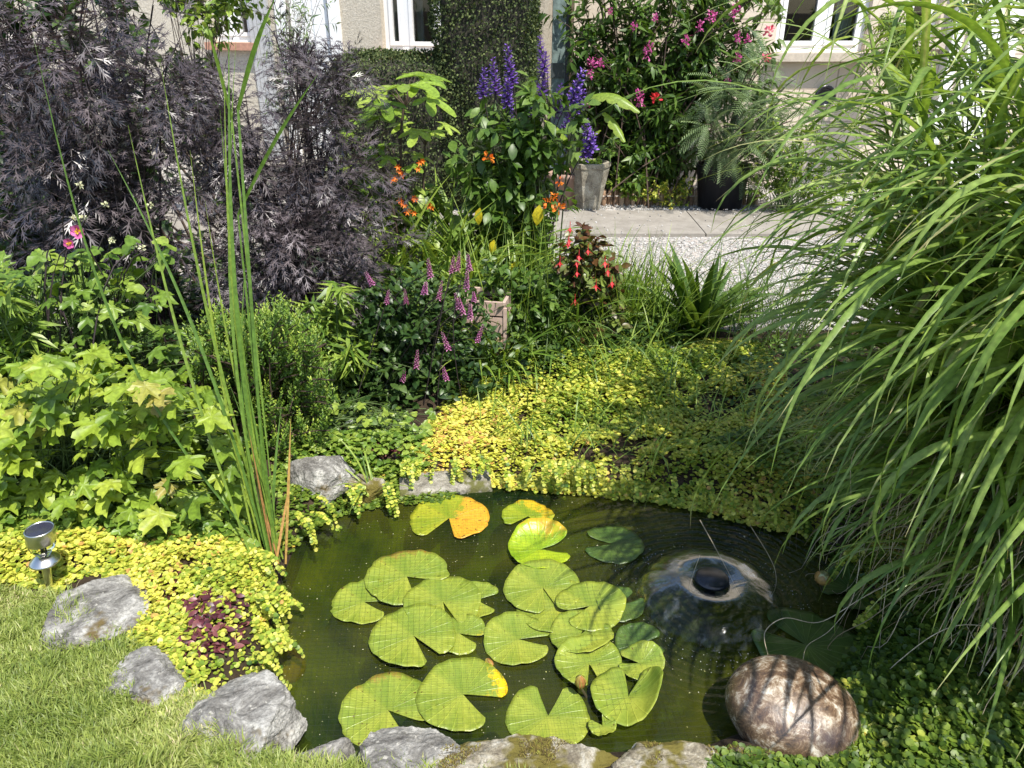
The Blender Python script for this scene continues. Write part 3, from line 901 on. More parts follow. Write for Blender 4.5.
# ------------------------------------------------------------------ netting
m_net = plain('black_netting', (.02, .022, .02), .6, .3, var=.05)
NET = wpoly([(296, 545), (330, 520), (400, 500), (640, 495), (668, 530), (640, 560), (660, 640), (690, 720), (760, 740), (762, 790), (330, 790), (318, 745), (262, 700), (270, 600)], -.07)
A = NET.mean(0); th = .06
def netz(x, y):
    z = -.064 + .006 * wob(x, y, 5)
    z = z + smooth(-.02, .12, -sdist(x, y, POND)) * .085
    z = z + .02 * np.exp(-((x - .35) ** 2 + (y - 1.6) ** 2) / .01)
    return z
mb = MB()
for k in range(2):
    d = np.array([cos(th + k * pi / 2 + .03 * k), sin(th + k * pi / 2 + .03 * k)]); s = np.array([-d[1], d[0]])
    for off in np.arange(-1.1, 1.1, .0165):
        tt = np.arange(-1.3, 1.3, .03)
        q = A + d * tt[:, None] + s * (off + .004 * np.sin(tt * 3 + off * 2))[:, None]
        ins = inpoly(q[:, 0], q[:, 1], NET)
        if ins.sum() < 3: continue
        idx = np.where(ins)[0]
        for run in np.split(idx, np.where(np.diff(idx) > 1)[0] + 1):
            if len(run) < 3: continue
            p = q[run]
            mb.tubes(np.c_[p, netz(p[:, 0], p[:, 1])], .00023, 3)
tag(mb.build('pond_net', m_net), 'fine black netting stretched over the lily pads and front stones', 'netting')

# ------------------------------------------------------------------ solar lamp
c = G(50, 588, 0.0)
m_steel = plain('brushed_steel', (.62, .60, .56), .28, .5, 1.0, .08, 60, .05)
m_panel, n, out = newmat('solar_panel'); princ(n, out, (.03, .03, .05), .12, .8)
m_lens, n, out = newmat('lamp_lens')
g = node(n, 'ShaderNodeBsdfGlass'); g.inputs['Roughness'].default_value = .05; g.inputs[0].default_value = (.95, .95, .9, 1); n.links.new(g.outputs[0], out.inputs[0])
t = thing('solar_lamp', c, 'small steel solar garden lamp on a stake at the lawn corner', 'garden lamp')
ln = lambda V: np.c_[V[:, 0] * 1.22 + V[:, 2] * .15, V[:, 1] * 1.22, V[:, 2] * 1.25]
MB().lathe([(0, -.1), (.0045, -.06), (.009, .0), (.011, .075)], c, 20, M=ln).build('stake', m_steel, t)
MB().lathe([(.011, .072), (.014, .078), (.033, .080), (.036, .083), (.034, .087), (.022, .096), (.016, .100), (.0, .100)], c, 36, M=ln).build('collar', m_steel, t)
gl_ = MB().lathe([(.013, .100), (.018, .108), (.024, .118), (.029, .124), (.031, .132), (.029, .139), (.0, .139)], c, 14, M=ln).build('lens', m_lens, t, smooth=False)
MB().lathe([(0, .101), (.004, .103), (.004, .13), (0, .132)], c, 12, M=ln).build('bulb', plain('white_led', (.7, .7, .65)), t)
MB().lathe([(.0, .1395), (.031, .1395), (.0335, .142), (.0335, .176), (.0325, .178), (.0300, .178), (.0295, .176)], c, 40, M=ln).build('cap', m_steel, t)
MB().lathe([(.0294, .1762), (.0, .1768)], c, 40, M=ln).build('solar_panel', m_panel, t)

# ================================================================== HOUSE
def wallhit(px, py, O, d):
    r = ray(px, py)
    # O + t d = s r
    A_ = np.array([[r[0], -d[0]], [r[1], -d[1]]])
    s, t_ = np.linalg.solve(A_, np.array(O[:2], float))
    return t_, CH + s * r[2]
HC = np.array([PY(543, 100, 7.7)[0], 7.7])
LD = np.array([-cos(R(20)), sin(R(20))]); RD = np.array([cos(R(3)), sin(R(3))])
def frame(O, d, inward):
    """local (t along wall, depth inward, z) to world"""
    def M(v):
        v = np.asarray(v, float)
        return np.c_[O[0] + v[:, 0] * d[0] + v[:, 1] * inward[0], O[1] + v[:, 0] * d[1] + v[:, 1] * inward[1], v[:, 2]]
    return M
LIN = np.array([LD[1], -LD[0]]); LIN = LIN if LIN[1] > 0 else -LIN
RIN = np.array([-RD[1], RD[0]])
ML, MR = frame(HC, LD, LIN), frame(HC, RD, RIN)

m_render, n, out = newmat('pebbledash_render')
co = coords(n)
nf = noise(n, 55, 5, .75, co); nb = noise(n, 1.5, 4, .6, co)
c = ramp(n, nf, [(.3, (.36, .32, .25)), (.5, (.55, .50, .41)), (.7, (.66, .61, .52))])
c = mixc(n, mathn(n, 'MULTIPLY', nb, .35), c, (.42, .36, .28))
princ(n, out, c, .9, .2, bump=nf, bstr=.9, bdist=.01)
m_rend2, n, out = newmat('cream_stone_wall')
co = coords(n)
nf = noise(n, 40, 5, .7, co)
br = node(n, 'ShaderNodeTexBrick'); n.links.new(node(n, 'ShaderNodeMapping').outputs[0], br.inputs['Vector'])
mp = br.inputs['Vector'].links[0].from_node; mp.inputs['Rotation'].default_value = (R(90), 0, 0); n.links.new(co, mp.inputs[0])
br.inputs['Scale'].default_value = 1.0; br.inputs['Brick Width'].default_value = .62; br.inputs['Row Height'].default_value = .30
br.inputs['Mortar Size'].default_value = .008
for k, v in (('Color1', (.60, .50, .40, 1)), ('Color2', (.66, .57, .47, 1)), ('Mortar', (.34, .28, .22, 1))): br.inputs[k].default_value = v
c = mixc(n, mathn(n, 'MULTIPLY', nf, .4), br.outputs[0], (.48, .42, .35))
princ(n, out, c, .9, .2, bump=nf, bstr=.5, bdist=.006)
m_upvc = plain('white_upvc', (.80, .80, .79), .35, .5, var=.03, bstr=.02)
m_sill = plain('clay_sill', (.42, .22, .15), .8, var=.2)
m_ssill = plain('stone_sill', (.46, .40, .33), .85, var=.15)
m_dkroom = plain('room_wall', (.10, .09, .08), .9)
m_curt = plain('grey_curtain', (.42, .43, .44), .9, var=.1, scale=8)
m_glass, n, out = newmat('window_glass')
tr = node(n, 'ShaderNodeBsdfTransparent'); tr.inputs[0].default_value = (.82, .86, .84, 1)
gl = node(n, 'ShaderNodeBsdfGlossy'); gl.inputs['Roughness'].default_value = .01
fr = node(n, 'ShaderNodeFresnel'); fr.inputs[0].default_value = 1.6
mx = node(n, 'ShaderNodeMixShader'); n.links.new(fr.outputs[0], mx.inputs[0]); n.links.new(tr.outputs[0], mx.inputs[1]); n.links.new(gl.outputs[0], mx.inputs[2]); n.links.new(mx.outputs[0], out.inputs[0])
m_roof = plain('roof_slate', (.10, .10, .11), .8, var=.3, scale=5)

house = thing('house', (HC[0], HC[1], 0), 'cream rendered house with white framed windows behind the garden', 'house')
TOP = 4.9
def wall(Mf, t0, t1, ops, mat, thick=.25):
    ops = sorted(ops)
    mb = MB(); t = t0
    for a, b, z0, z1 in ops:
        mb.box((t, 0, -.2), (a, thick, TOP), Mf); mb.box((a, 0, -.2), (b, thick, z0), Mf); mb.box((a, 0, z1), (b, thick, TOP), Mf); t = b
    mb.box((t, 0, -.2), (t1, thick, TOP), Mf)
    return mb.build('wall', mat, house, smooth=False)
def window(Mf, a, b, z0, z1, mull, sillmat, inset=.07, fw=.055, sillp=.08, curtain=None):
    f = MB()
    f.box((a, inset, z0), (b, inset + .06, z0 + fw), Mf); f.box((a, inset, z1 - fw), (b, inset + .06, z1), Mf)
    xs = [a] + mull + [b]
    f.box((a, inset, z0 + fw), (a + fw, inset + .06, z1 - fw), Mf); f.box((b - fw, inset, z0 + fw), (b, inset + .06, z1 - fw), Mf)
    for m_ in mull: f.box((m_ - fw * .7, inset - .004, z0 + fw), (m_ + fw * .7, inset + .06, z1 - fw), Mf)
    # sash frames
    lim = [(xs[i] + (fw if i == 0 else fw * .7), xs[i + 1] - (fw if i == len(xs) - 2 else fw * .7)) for i in range(len(xs) - 1)]
    for (p, q) in lim:
        sw = .038
        f.box((p, inset - .014, z0 + fw), (q, inset + .03, z0 + fw + sw), Mf); f.box((p, inset - .014, z1 - fw - sw), (q, inset + .03, z1 - fw), Mf)
        f.box((p, inset - .014, z0 + fw + sw), (p + sw, inset + .03, z1 - fw - sw), Mf); f.box((q - sw, inset - .014, z0 + fw + sw), (q, inset + .03, z1 - fw - sw), Mf)
    w_ = f.build('window', m_upvc, house, smooth=False)
    for (p, q) in lim:
        MB().box((p + .038, inset + .012, z0 + fw + .038), (q - .038, inset + .018, z1 - fw - .038), Mf).build('pane', m_glass, w_, smooth=False)
    MB().box((a - .06, -sillp, z0 - .075), (b + .06, inset + .02, z0 - .003), Mf).build('sill', sillmat, w_, smooth=False)
    if curtain:
        for (p, q) in curtain:
            V, F = gridmesh(np.linspace(p, q, 60), np.linspace(z0, z1, 3), lambda x, y: 0 * x)
            P = np.c_[V[:, 0], inset + .16 + .018 * np.sin(V[:, 0] * 95) + .008 * np.sin(V[:, 0] * 41), V[:, 1]]
            MB().addb(Mf(P), F, [.5]).build('curtain', m_curt, w_)
    r = MB()
    for lo, hi in (((a - .3, 2.2, z0 - .6), (b + .3, 2.25, z1 + .3)), ((a - .3, .3, z0 - .65), (b + .3, 2.2, z0 - .6)), ((a - .35, .3, z0 - .6), (a - .3, 2.2, z1 + .3)), ((b + .3, .3, z0 - .6), (b + .35, 2.2, z1 + .3)), ((a - .3, .3, z1 + .3), (b + .3, 2.2, z1 + .35))):
        r.box(lo, hi, Mf)
    r.build('room', m_dkroom, w_, smooth=False)
    return w_
# left wall: t grows to the left
def lt(px, py): return wallhit(px, py, HC, LD)
def rt(px, py): return wallhit(px, py, HC, RD)
a = lt(447, 55)[0] - .35; b = lt(383, 50)[0]; zs = lt(400, 52)[1]
m1, m2 = lt(403, 30)[0], lt(438, 30)[0]
winL = (a, b, zs, zs + 1.15)
db, dd_ = lt(334, 60)[0], lt(292, 60)[0]
door = (db, dd_, .12, 2.25)
c0, c1 = lt(252, 30)[0], lt(212, 30)[0]; zc_ = lt(232, 42)[1]
winF = (c0, c1, zc_, zc_ + 1.2)
wall(ML, -.0, 11, [winL, door, winF], m_render)
window(ML, *winL, [m2, m1], m_sill, curtain=[(m2 + .25, m1 - .02), (m1 + .03, b)])
window(ML, *winF, [(c0 + c1) / 2], m_sill, curtain=[(c0, c0 + .3)])
# white panelled door and surround
dmb = MB()
dmb.box((db - .12, -.03, 0), (db + .0, .1, 2.37), ML); dmb.box((dd_, -.03, 0), (dd_ + .12, .1, 2.37), ML); dmb.box((db, -.03, 2.25), (dd_, .1, 2.37), ML)
dmb.box((db, .06, .12), (dd_, .11, 2.25), ML)
wd = (dd_ - db)
for k in range(2):
    for z0, z1 in ((.3, .95), (1.1, 2.05)):
        x0 = db + wd * (.12 + .42 * k)
        dmb.box((x0, .045, z0), (x0 + wd * .33, .06, z1), ML)
dr = dmb.build('door', m_upvc, house, smooth=False)
MB().box((dd_ - .14, .01, 1.05), (dd_ - .11, .055, 1.2), ML).build('handle', m_steel, dr)
MB().box((db - .3, -.5, -.1), (dd_ + .3, -.035, .11), ML).build('doorstep', m_conc, house, smooth=False)
# a plain grey panelled garage front between the door and far window
g0, g1 = lt(287, 60)[0] + .14, lt(256, 60)[0]
gm = MB()
for i in range(5):
    x0 = g0 + (g1 - g0) * i / 5
    gm.box((x0 + .003, -.04, .0), (x0 + (g1 - g0) / 5 - .003, -.004, 2.35), ML)
gm.build('cladding', plain('grey_boards', (.42, .42, .42), .6), house, smooth=False)
# right wall
ra, rb = rt(777, 30)[0], rt(868, 30)[0]; rz = rt(820, 52)[1]
rm = rt(826, 20)[0]
winR = (ra, rb, rz, rz + 1.25)
e0, e1 = rt(905, 20)[0], rt(940, 20)[0]
winE = (e0, e1, rz + .1, rz + 1.2)
wall(MR, .27, 9, [winR, winE], m_rend2)
window(MR, *winR, [rm], m_ssill, sillp=.12, curtain=[(rb - .24, rb - .06)])
window(MR, *winE, [], m_ssill)
f0, f1 = rt(962, 60)[0], rt(1010, 60)[0]
fm = MB(); fm.box((f0, -.05, 0), (f1, -.004, 2.2), MR)
for z0, z1 in ((.2, .9), (1.1, 2.0)): fm.box((f0 + .08, -.065, z0), (f1 - .08, -.05, z1), MR)
fm.build('side_door', m_upvc, house, smooth=False)
p0 = rt(950, 40)[0]
MB().box((p0 - .05, -.12, -.1), (p0 + .05, -.004, 2.6), MR).build('trunking', m_upvc, house, smooth=False)
# round vent below the right window
vt, vz = rt(824, 96)
vm = MB(); vm.lathe([(0, .0), (.05, .0), (.085, .0), (.10, .012), (.10, .03), (.082, .03), (.07, .008)], n=28)
vv = vm.V[0].copy(); 
vm.V[0] = MR(np.c_[vt + vv[:, 0], -vv[:, 2] - .004, vz + vv[:, 1]])
vm.build('vent', m_blk, house)
# downpipe and bargeboard at the corner
pm = MB(); C = np.array([[HC[0] - .09, HC[1] - .14, -.05], [HC[0] - .09, HC[1] - .14, TOP - .3]])
pm.box((HC[0] - .16, HC[1] - .20, -.05), (HC[0] - .05, HC[1] - .09, TOP))
pm.build('downpipe', plain('mauve_pipe', (.36, .31, .31), .6), house, smooth=False)
# roofs
rmb = MB()
for Mf, L in ((ML, 11.4), (MR, 9.4)):
    v = Mf(np.array([(-.4, -.35, TOP - .05), (L, -.35, TOP - .05), (L, 4.2, TOP + 2.8), (-.4, 4.2, TOP + 2.8), (-.4, -.35, TOP + .05), (L, -.35, TOP + .05), (L, 4.2, TOP + 2.9), (-.4, 4.2, TOP + 2.9)]))
    rmb.addb(v, np.array([(0, 1, 2, 3), (7, 6, 5, 4), (0, 4, 5, 1), (1, 5, 6, 2), (2, 6, 7, 3), (3, 7, 4, 0)]), [.5])
rmb.build('roof', m_roof, house, smooth=False)
gmb = MB()
for Mf, L in ((ML, 11.4), (MR, 9.4)): gmb.box((-.3, -.47, TOP - .12), (L, -.36, TOP - .02), Mf)
gmb.build('gutter', m_blk, house, smooth=False)

# weathered post in front of the corner
m_post = plain('blue_green_wood', (.14, .19, .18), .8, var=.5, scale=18, bstr=.5)
c = PY(556, 150, 7.2); c[2] = 0
t = thing('garden_post', c, 'weathered blue green wooden post between clipped hedge and flowering shrub', 'post')
MB().box((c[0] - .055, c[1] - .05, -.1), (c[0] + .055, c[1] + .05, 2.6)).build('post', m_post, t, smooth=False)
MB().box((c[0] - .065, c[1] - .062, 1.05), (c[0] + .05, c[1] - .052, 1.17)).build('bracket', plain('dark_iron', (.04, .05, .05), .5), t, smooth=False)

# ================================================================== POTS, LOG EDGE, PLANTER
m_hex = rockmat('weathered_hex_pot', (.13, .11, .085), (.28, .25, .19), (.42, .39, .31), (.10, .085, .06), .60, 10)
m_terra = plain('dull_terracotta', (.33, .22, .17), .85, var=.25, scale=12)
m_pblack = plain('black_tub', (.016, .016, .02), .45, .5, var=.2)
c = G(588, 211, .0)
t = thing('hexagonal_pot', c, 'tall tapered hexagonal stone coloured pot beside the log edging', 'plant pot')
s = 1 / ppm(c)
hexM = lambda V: V
MB().lathe([(0, 0), (11 * s, 0), (12 * s, 6 * s), (19.5 * s, 43 * s), (20.5 * s, 44 * s), (20.5 * s, 48 * s), (17.5 * s, 48.5 * s), (16.5 * s, 43 * s), (14 * s, 41 * s)], c, 6).build('pot', m_hex, t, smooth=False)
MB().lathe([(15.8 * s, 42 * s), (0, 43 * s)], c, 6).build('soil', m_soil, t)
c = G(564, 208, .0)
t = thing('terracotta_pot', c, 'dull terracotta pot with a flared rim left of the hexagonal pot', 'plant pot')
MB().lathe([(0, 0), (12 * s, 0), (17 * s, 30 * s), (19 * s, 32 * s), (20 * s, 36 * s), (17.5 * s, 36.5 * s), (16 * s, 32 * s)], c, 28).build('pot', m_terra, t)
MB().lathe([(16.2 * s, 33 * s), (0, 34 * s)], c, 28).build('soil', m_soil, t)
c = G(719, 207, .0); TUB = c.copy()
t = thing('black_tub', c, 'large black plastic tub in front of the ferny tree', 'plant pot')
s = 1 / ppm(c)
MB().lathe([(0, 0), (21 * s, 0), (25.5 * s, 38 * s), (27 * s, 39 * s), (27 * s, 42 * s), (24.5 * s, 42 * s), (24 * s, 36 * s)], c, 36).build('pot', m_pblack, t)
MB().lathe([(24 * s, 37 * s), (0, 38 * s)], c, 24).build('soil', m_soil, t)
# log roll
m_log = leafmat('split_log', [(0, (.20, .12, .07)), (.5, (.34, .22, .14)), (1, (.46, .33, .22))], .9, 0)
A_ = G(604, 206, 0); B_ = G(700, 207, 0)
t = thing('log_edging', A_, 'low edging of upright split logs behind the concrete path', 'edging')
mb = MB(); k = 0
for x in np.arange(A_[0], B_[0] + .55, .052):
    y = A_[1] + .01 * sin(x * 9) + .02
    r_ = U(.022, .029); h = .15 + U(-.02, .02)
    mb.tubes(np.array([(x, y, -.05), (x + U(-.003, .003), y, h * .5), (x + U(-.004, .004), y, h - .004), (x, y, h)]), np.array([[r_, r_, r_ * .96, r_ * .5]]), 8, 0)
    mb.tubes(np.array([(x, y, h - .001), (x, y, h + .001)]), np.array([[r_ * .6, .0005]]), 8, 0)
mb.build('log_roll', m_log, t)
MB().tubes(np.array([(A_[0] - .02, A_[1] - .008, .09), (B_[0] + .5, A_[1] - .008, .09)]), .002, 5).build('wire', m_steel, t)
# wooden planter in the border
m_wood = plain('pinkish_grey_wood', (.40, .29, .24), .85, var=.25, scale=22)
m_wood2 = plain('peach_wood', (.60, .40, .27), .85, var=.2, scale=22)
c = PY(489, 345, 3.45); c[2] = 0.0
t = thing('wooden_planter', c, 'small slatted wooden planter half hidden between pink spikes and yellow green grass', 'planter')
ca = -.18
MW = lambda v: np.c_[c[0] + v[:, 0] * cos(ca) - v[:, 1] * sin(ca), c[1] + v[:, 0] * sin(ca) + v[:, 1] * cos(ca), c[2] + v[:, 2]]
sl_ = MB()
for i, (z0, z1) in enumerate(((.05, .13), (.14, .22), (.23, .31), (.32, .385))):
    mi = 1 if i < 2 else 0
    sl_.box((-.10, -.10, z0), (.10, -.085, z1), MW, mi); sl_.box((-.10, .085, z0), (.10, .10, z1), MW, mi)
    sl_.box((-.10, -.085, z0), (-.085, .085, z1), MW, mi); sl_.box((.085, -.085, z0), (.10, .085, z1), MW, mi)
sl_.build('slats', [m_wood, m_wood2], t, smooth=False)
for x in (-.107, .092):
    for y in (-.107, .092): MB().box((x, y, -.02), (x + .015, y + .015, .36), MW).build('leg', m_wood, t, smooth=False)
MB().box((-.084, -.084, .1), (.084, .084, .35), MW).build('soil', m_soil, t, smooth=False)

# ================================================================== PLANTS
L_mid = leafmat('leaf_mid_green', leafstops((.035, .075, .012), (.07, .14, .02), (.14, .22, .04)), .42)
L_deep = leafmat('leaf_deep_green', leafstops((.018, .045, .012), (.04, .085, .018), (.09, .15, .035)), .4, .3)
L_lime = leafmat('leaf_lime', [(0, (.10, .18, .02)), (.45, (.21, .31, .03)), (.88, (.34, .42, .05)), (1, (.34, .28, .08))], .45, .38)
L_jen = leafmat('leaf_golden', [(0, (.06, .13, .02)), (.3, (.20, .30, .03)), (.5, (.40, .46, .06)), (.75, (.62, .60, .10)), (.95, (.80, .74, .17)), (1, (.55, .33, .10))], .45, .38)
L_jeng = leafmat('leaf_green_gold', [(0, (.04, .09, .015)), (.4, (.10, .17, .02)), (.75, (.22, .30, .04)), (.95, (.48, .48, .08)), (1, (.60, .45, .08))], .45, .38)
L_dark = leafmat('leaf_black_purple', [(0, (.036, .028, .030)), (.5, (.080, .064, .068)), (.9, (.155, .130, .138)), (1, (.09, .12, .05))], .40, .08, .7, (1.2, .6, .8))
L_mar = leafmat('leaf_maroon', [(0, (.05, .015, .02)), (.5, (.12, .03, .045)), (1, (.22, .08, .07))], .4, .2, tcol=(1.2, .5, .5))
L_hedge = leafmat('leaf_hedge', leafstops((.02, .035, .012), (.05, .075, .025), (.14, .17, .06)), .65, .15, .2)
L_hebe = leafmat('leaf_hebe', [(0, (.07, .14, .02)), (.5, (.15, .25, .03)), (.8, (.30, .40, .05)), (1, (.46, .52, .09))], .45, .3)
L_misc = leafmat('leaf_tall_grass', [(0, (.07, .14, .025)), (.45, (.155, .25, .045)), (.85, (.29, .39, .10)), (.95, (.44, .49, .20)), (1, (.46, .36, .20))], .36, .42, .5)
L_reed = leafmat('leaf_reed', [(0, (.05, .11, .02)), (.5, (.11, .20, .03)), (.9, (.22, .30, .04)), (1, (.45, .30, .10))], .4, .3)
L_straw = leafmat('dry_straw', [(0, (.20, .14, .07)), (.5, (.38, .30, .18)), (1, (.58, .50, .36))], .6, .15, tcol=(1.1, 1, .7))
L_ygr = leafmat('leaf_yellow_green', leafstops((.07, .14, .02), (.15, .245, .03), (.27, .36, .06)), .4)
L_fig = leafmat('leaf_fig', leafstops((.13, .22, .025), (.22, .33, .04), (.32, .42, .07)), .35, .35)
L_silv = leafmat('leaf_grey_green', leafstops((.06, .10, .05), (.12, .18, .08), (.20, .28, .12)), .5, .3)
L_bronze = leafmat('leaf_bronze', [(0, (.06, .022, .018)), (.3, (.12, .055, .02)), (.55, (.10, .14, .03)), (1, (.20, .26, .05))], .38, .25)
M_stem = plain('green_stem', (.07, .11, .03), .6)
M_brown = plain('brown_stem', (.075, .05, .035), .8)
M_dkst = plain('dark_stem', (.03, .02, .022), .7)
def petalmat(name, a, b, trans=.3):
    return leafmat(name, [(0, a), (1, b)], .5, trans, .3, (1.1, .9, .9))
F_purple = petalmat('petal_purple', (.11, .05, .33), (.30, .17, .58))
F_pink = petalmat('petal_pink', (.45, .12, .32), (.66, .30, .52))
F_mag = petalmat('petal_magenta', (.42, .05, .22), (.66, .16, .40))
F_orange = petalmat('petal_orange', (.75, .14, .02), (.85, .28, .03))
F_red = petalmat('petal_red', (.62, .02, .03), (.80, .07, .08))
F_yellow = petalmat('petal_yellow', (.80, .52, .02), (.85, .65, .05))
F_cream = petalmat('petal_cream', (.60, .62, .36), (.75, .75, .5))

def poly_c(p): return np.mean(np.asarray(p, float), 0)
def bush(name, label, cat, base, poly, Y, stems, ntw, twl, nleaf, T, size, mat, smat, group=None, sr=.006, tlo=.4, fwd=.5, droop=.2,
         upn=1.0, jn=.45, spread=.05, rndf=None, tdroop=.15, extra_low=False, stwl=.3, lt=.1, up=.3, zmin=None):
    base = np.array(base, float)
    t = thing(name, base, label, cat, group)
    T3 = canopy(poly, Y[0], Y[1], stems)
    C = stems_to(base, T3, spread=spread)
    sb = MB(); sb.tubes(C, np.linspace(sr, sr * .4, C.shape[1])[None], 4)
    K = twigs(C, ntw, twl, tlo, droop=tdroop, up=up)
    sb.tubes(K, np.linspace(sr * .35, sr * .15, 4)[None], 3)
    fb = MB()
    leaves_on(fb, K, nleaf, T, *size, fwd=fwd, droop=droop, upn=upn, jn=jn, rnd=rndf, tlo=lt, zmin=zmin)
    fb.build('foliage', mat, t)
    sb.build('stems', smat, t)
    return t, C, K

# ---- black lace elder, two clumps
patch = lambda f, a=.5, b=.25: (lambda p: a + b * wob(p[:, 0] + p[:, 2], p[:, 1] + p[:, 2] * .7, f))
def elder(label, base, poly, Y, stems, ntw, nl, size):
    return bush('black_elder', label, 'shrub', base, poly, Y, stems, ntw, .20, nl, LACE, size, L_dark, M_dkst, 'dark leaved elder shrubs',
                sr=.008, tlo=.4, fwd=.9, droop=.2, jn=.35, upn=1.2, up=.0, spread=.06, rndf=patch(3), lt=.3)
elder('tall black purple lacy leaved elder filling the top left corner', (-1.95, 3.8, 0), [(-110, -60), (150, -50), (195, 10), (150, 120), (130, 200), (150, 240), (-10, 260), (-110, 260)], (3.3, 4.1), 38, 11, 3, (.15, .23))
elder('sparser black purple lacy leaved elder in front of the white door', (-1.05, 3.7, 0), [(140, 90), (165, 30), (215, 45), (262, 40), (310, 55), (345, 45), (372, 130), (385, 200), (370, 270), (280, 285), (180, 265), (140, 210)], (3.3, 3.9), 46, 10, 3, (.12, .20))
elder('low spreading part of the black purple elder just above the mounded green shrub', (-.95, 3.5, 0), [(225, 190), (300, 175), (385, 195), (395, 240), (370, 275), (300, 300), (230, 290)], (3.15, 3.6), 18, 7, 3, (.10, .16))
# few long arching sprays above it
t, C, K = bush('black_elder', 'arching elder spray reaching in front of the cream wall left of the window', 'shrub', (-.92, 3.85, 0), [(262, 25), (300, 40), (380, 42), (388, 48), (335, 66), (300, 110)], (3.7, 3.95), 9, 6, .13, 4, LACE, (.12, .16), L_dark, M_dkst, 'dark leaved elder shrubs', sr=.007, tlo=.7, fwd=.8, spread=.04)

bush('dark_evergreen', 'dark glossy evergreen seen through the tall elder at the top left', 'shrub', (-2.6, 4.9, 0), [(-140, -80), (120, -60), (150, 60), (140, 160), (170, 260), (-120, 280)], (4.4, 5.0), 110, 8, .2, 8, OVATE, (.06, .10), L_deep, M_brown, sr=.009, tlo=.15, jn=.7, spread=.4)
# ---- greenery overhead at the very top left
bush('variegated_shrub', 'yellow edged evergreen shrub at the top edge beyond the black elder', 'shrub', (-2.45, 6.2, 0), [(140, -90), (262, -90), (265, 5), (235, 18), (200, 8), (150, 0)], (5.9, 6.5), 22, 9, .2, 9, OVATE, (.05, .08), L_ygr, M_brown, sr=.004, tlo=.75)
bush('leafy_shrub', 'loose green shrub below the far window left of the white door', 'shrub', (-2.3, 6.6, 0), [(165, 40), (215, 45), (215, 110), (160, 110)], (6.2, 6.8), 30, 6, .15, 8, OVATE, (.05, .08), L_mid, M_brown, sr=.01)
bush('leafy_shrub', 'dull green leggy shrub close in front of the grey boards', 'shrub', (-2.0, 7.2, 0), [(262, -30), (330, -30), (322, 30), (285, 90), (262, 60)], (7.0, 7.6), 22, 6, .2, 6, LANCE, (.06, .10), L_silv, M_brown, sr=.004)

# ---- hedges: dense shells of small leaves around a twiggy core
def hedge(label, x0, x1, y0, y1, z1, n_, rnd_, leaf=(.018, .032), name='clipped_hedge', round_=.12):
    t = thing(name, ((x0 + x1) / 2, (y0 + y1) / 2, 0), label, 'hedge', None)
    c = np.array([(x0 + x1) / 2, (y0 + y1) / 2, z1 / 2]); hx = np.array([(x1 - x0) / 2, (y1 - y0) / 2, z1 / 2])
    # sample faces: front, left, right, top, back
    A = np.array([(x1 - x0) * z1, (y1 - y0) * z1, (y1 - y0) * z1, (x1 - x0) * (y1 - y0), (x1 - x0) * z1 * .3])
    f = rng.choice(5, n_, p=A / A.sum())
    u = U(-1, 1, n_); v = U(-1, 1, n_); o = np.ones(n_)
    P = np.select([(f == i)[:, None] for i in range(5)], [np.c_[u, -o, v], np.c_[-o, u, v], np.c_[o, u, v], np.c_[u, v, o], np.c_[u, o, v]])
    nn = P * (np.abs(P) > .999)
    # superellipsoid rounding
    q = (np.abs(P) ** 6).sum(1) ** (1 / 6)
    Q = P / q[:, None] * hx
    nn = norm(P ** 5)
    dep = np.abs(rng.normal(0, .03, n_)) - .015
    bump = .03 * wob(Q[:, 0] + Q[:, 1], Q[:, 2], 7) + .02 * wob(Q[:, 0] - Q[:, 1], Q[:, 2], 17)
    Q = Q - nn * dep[:, None] + nn * bump[:, None]
    d = norm(rng.normal(0, .7, Q.shape) + nn * .7)
    mb = MB(); mb.scatter(TINY, Q + c, d, norm(nn + rng.normal(0, .7, Q.shape)), U(leaf[0], leaf[1], n_), np.clip(rng.random(n_) * .8 + (dep < -.0) * .15, 0, 1))
    mb.build('foliage', L_hedge, t)
    g = IV[::1] * 1.0
    q = (np.abs(IV) ** 6).sum(1) ** (1 / 6)
    V = IV / q[:, None] * (hx - .05) + c
    MB().addb(V, IF, [.5]).build('twigs', plain('hedge_twigs', (.03, .028, .018), .95, var=.5, scale=40, bstr=1), t)
a = PY(437, 100, 6.7); b = PY(535, 100, 6.7)
hedge('tall clipped dark green yew column beside the left window', a[0], b[0], 6.55, 7.25, 2.5, 30000, 1)
a = PY(333, 100, 7.0); b = PY(470, 100, 7.0); zt = PY(380, 58, 6.6)[2]
hedge('low clipped green hedge beneath the left window', a[0], b[0] + .1, 6.55, 7.6, zt, 24000, 1)

# ---- big flowering shrub against the house
t, C, K = bush('flowering_shrub', 'big green shrub with magenta flowers against the house corner', 'shrub', (1.1, 7.3, 0),
     [(566, -60), (780, -60), (782, 60), (772, 130), (740, 150), (700, 190), (640, 192), (612, 180), (600, 120), (572, 80), (562, 40)], (6.8, 7.4), 150, 10, .24, 11, ovate(.34, (0, .4, 1), (.3, 1, .05)), (.06, .12), L_mid, M_brown, sr=.008, tlo=.15, droop=.3, jn=.7, rndf=patch(4, .4, .3), spread=.22)
fs = MB()
def floret(mb, N, c, r, size, mat=0, T=PETAL):
    d = norm(rng.normal(0, 1, (N, 3)) + [0, -.4, .2])
    mb.scatter(T, np.asarray(c) + d * r * U(.2, 1, (N, 1)), norm(d + rng.normal(0, .5, (N, 3))), norm(rng.normal(0, 1, (N, 3)) + [0, -.5, .5]), U(size * .6, size, N), mat=mat)
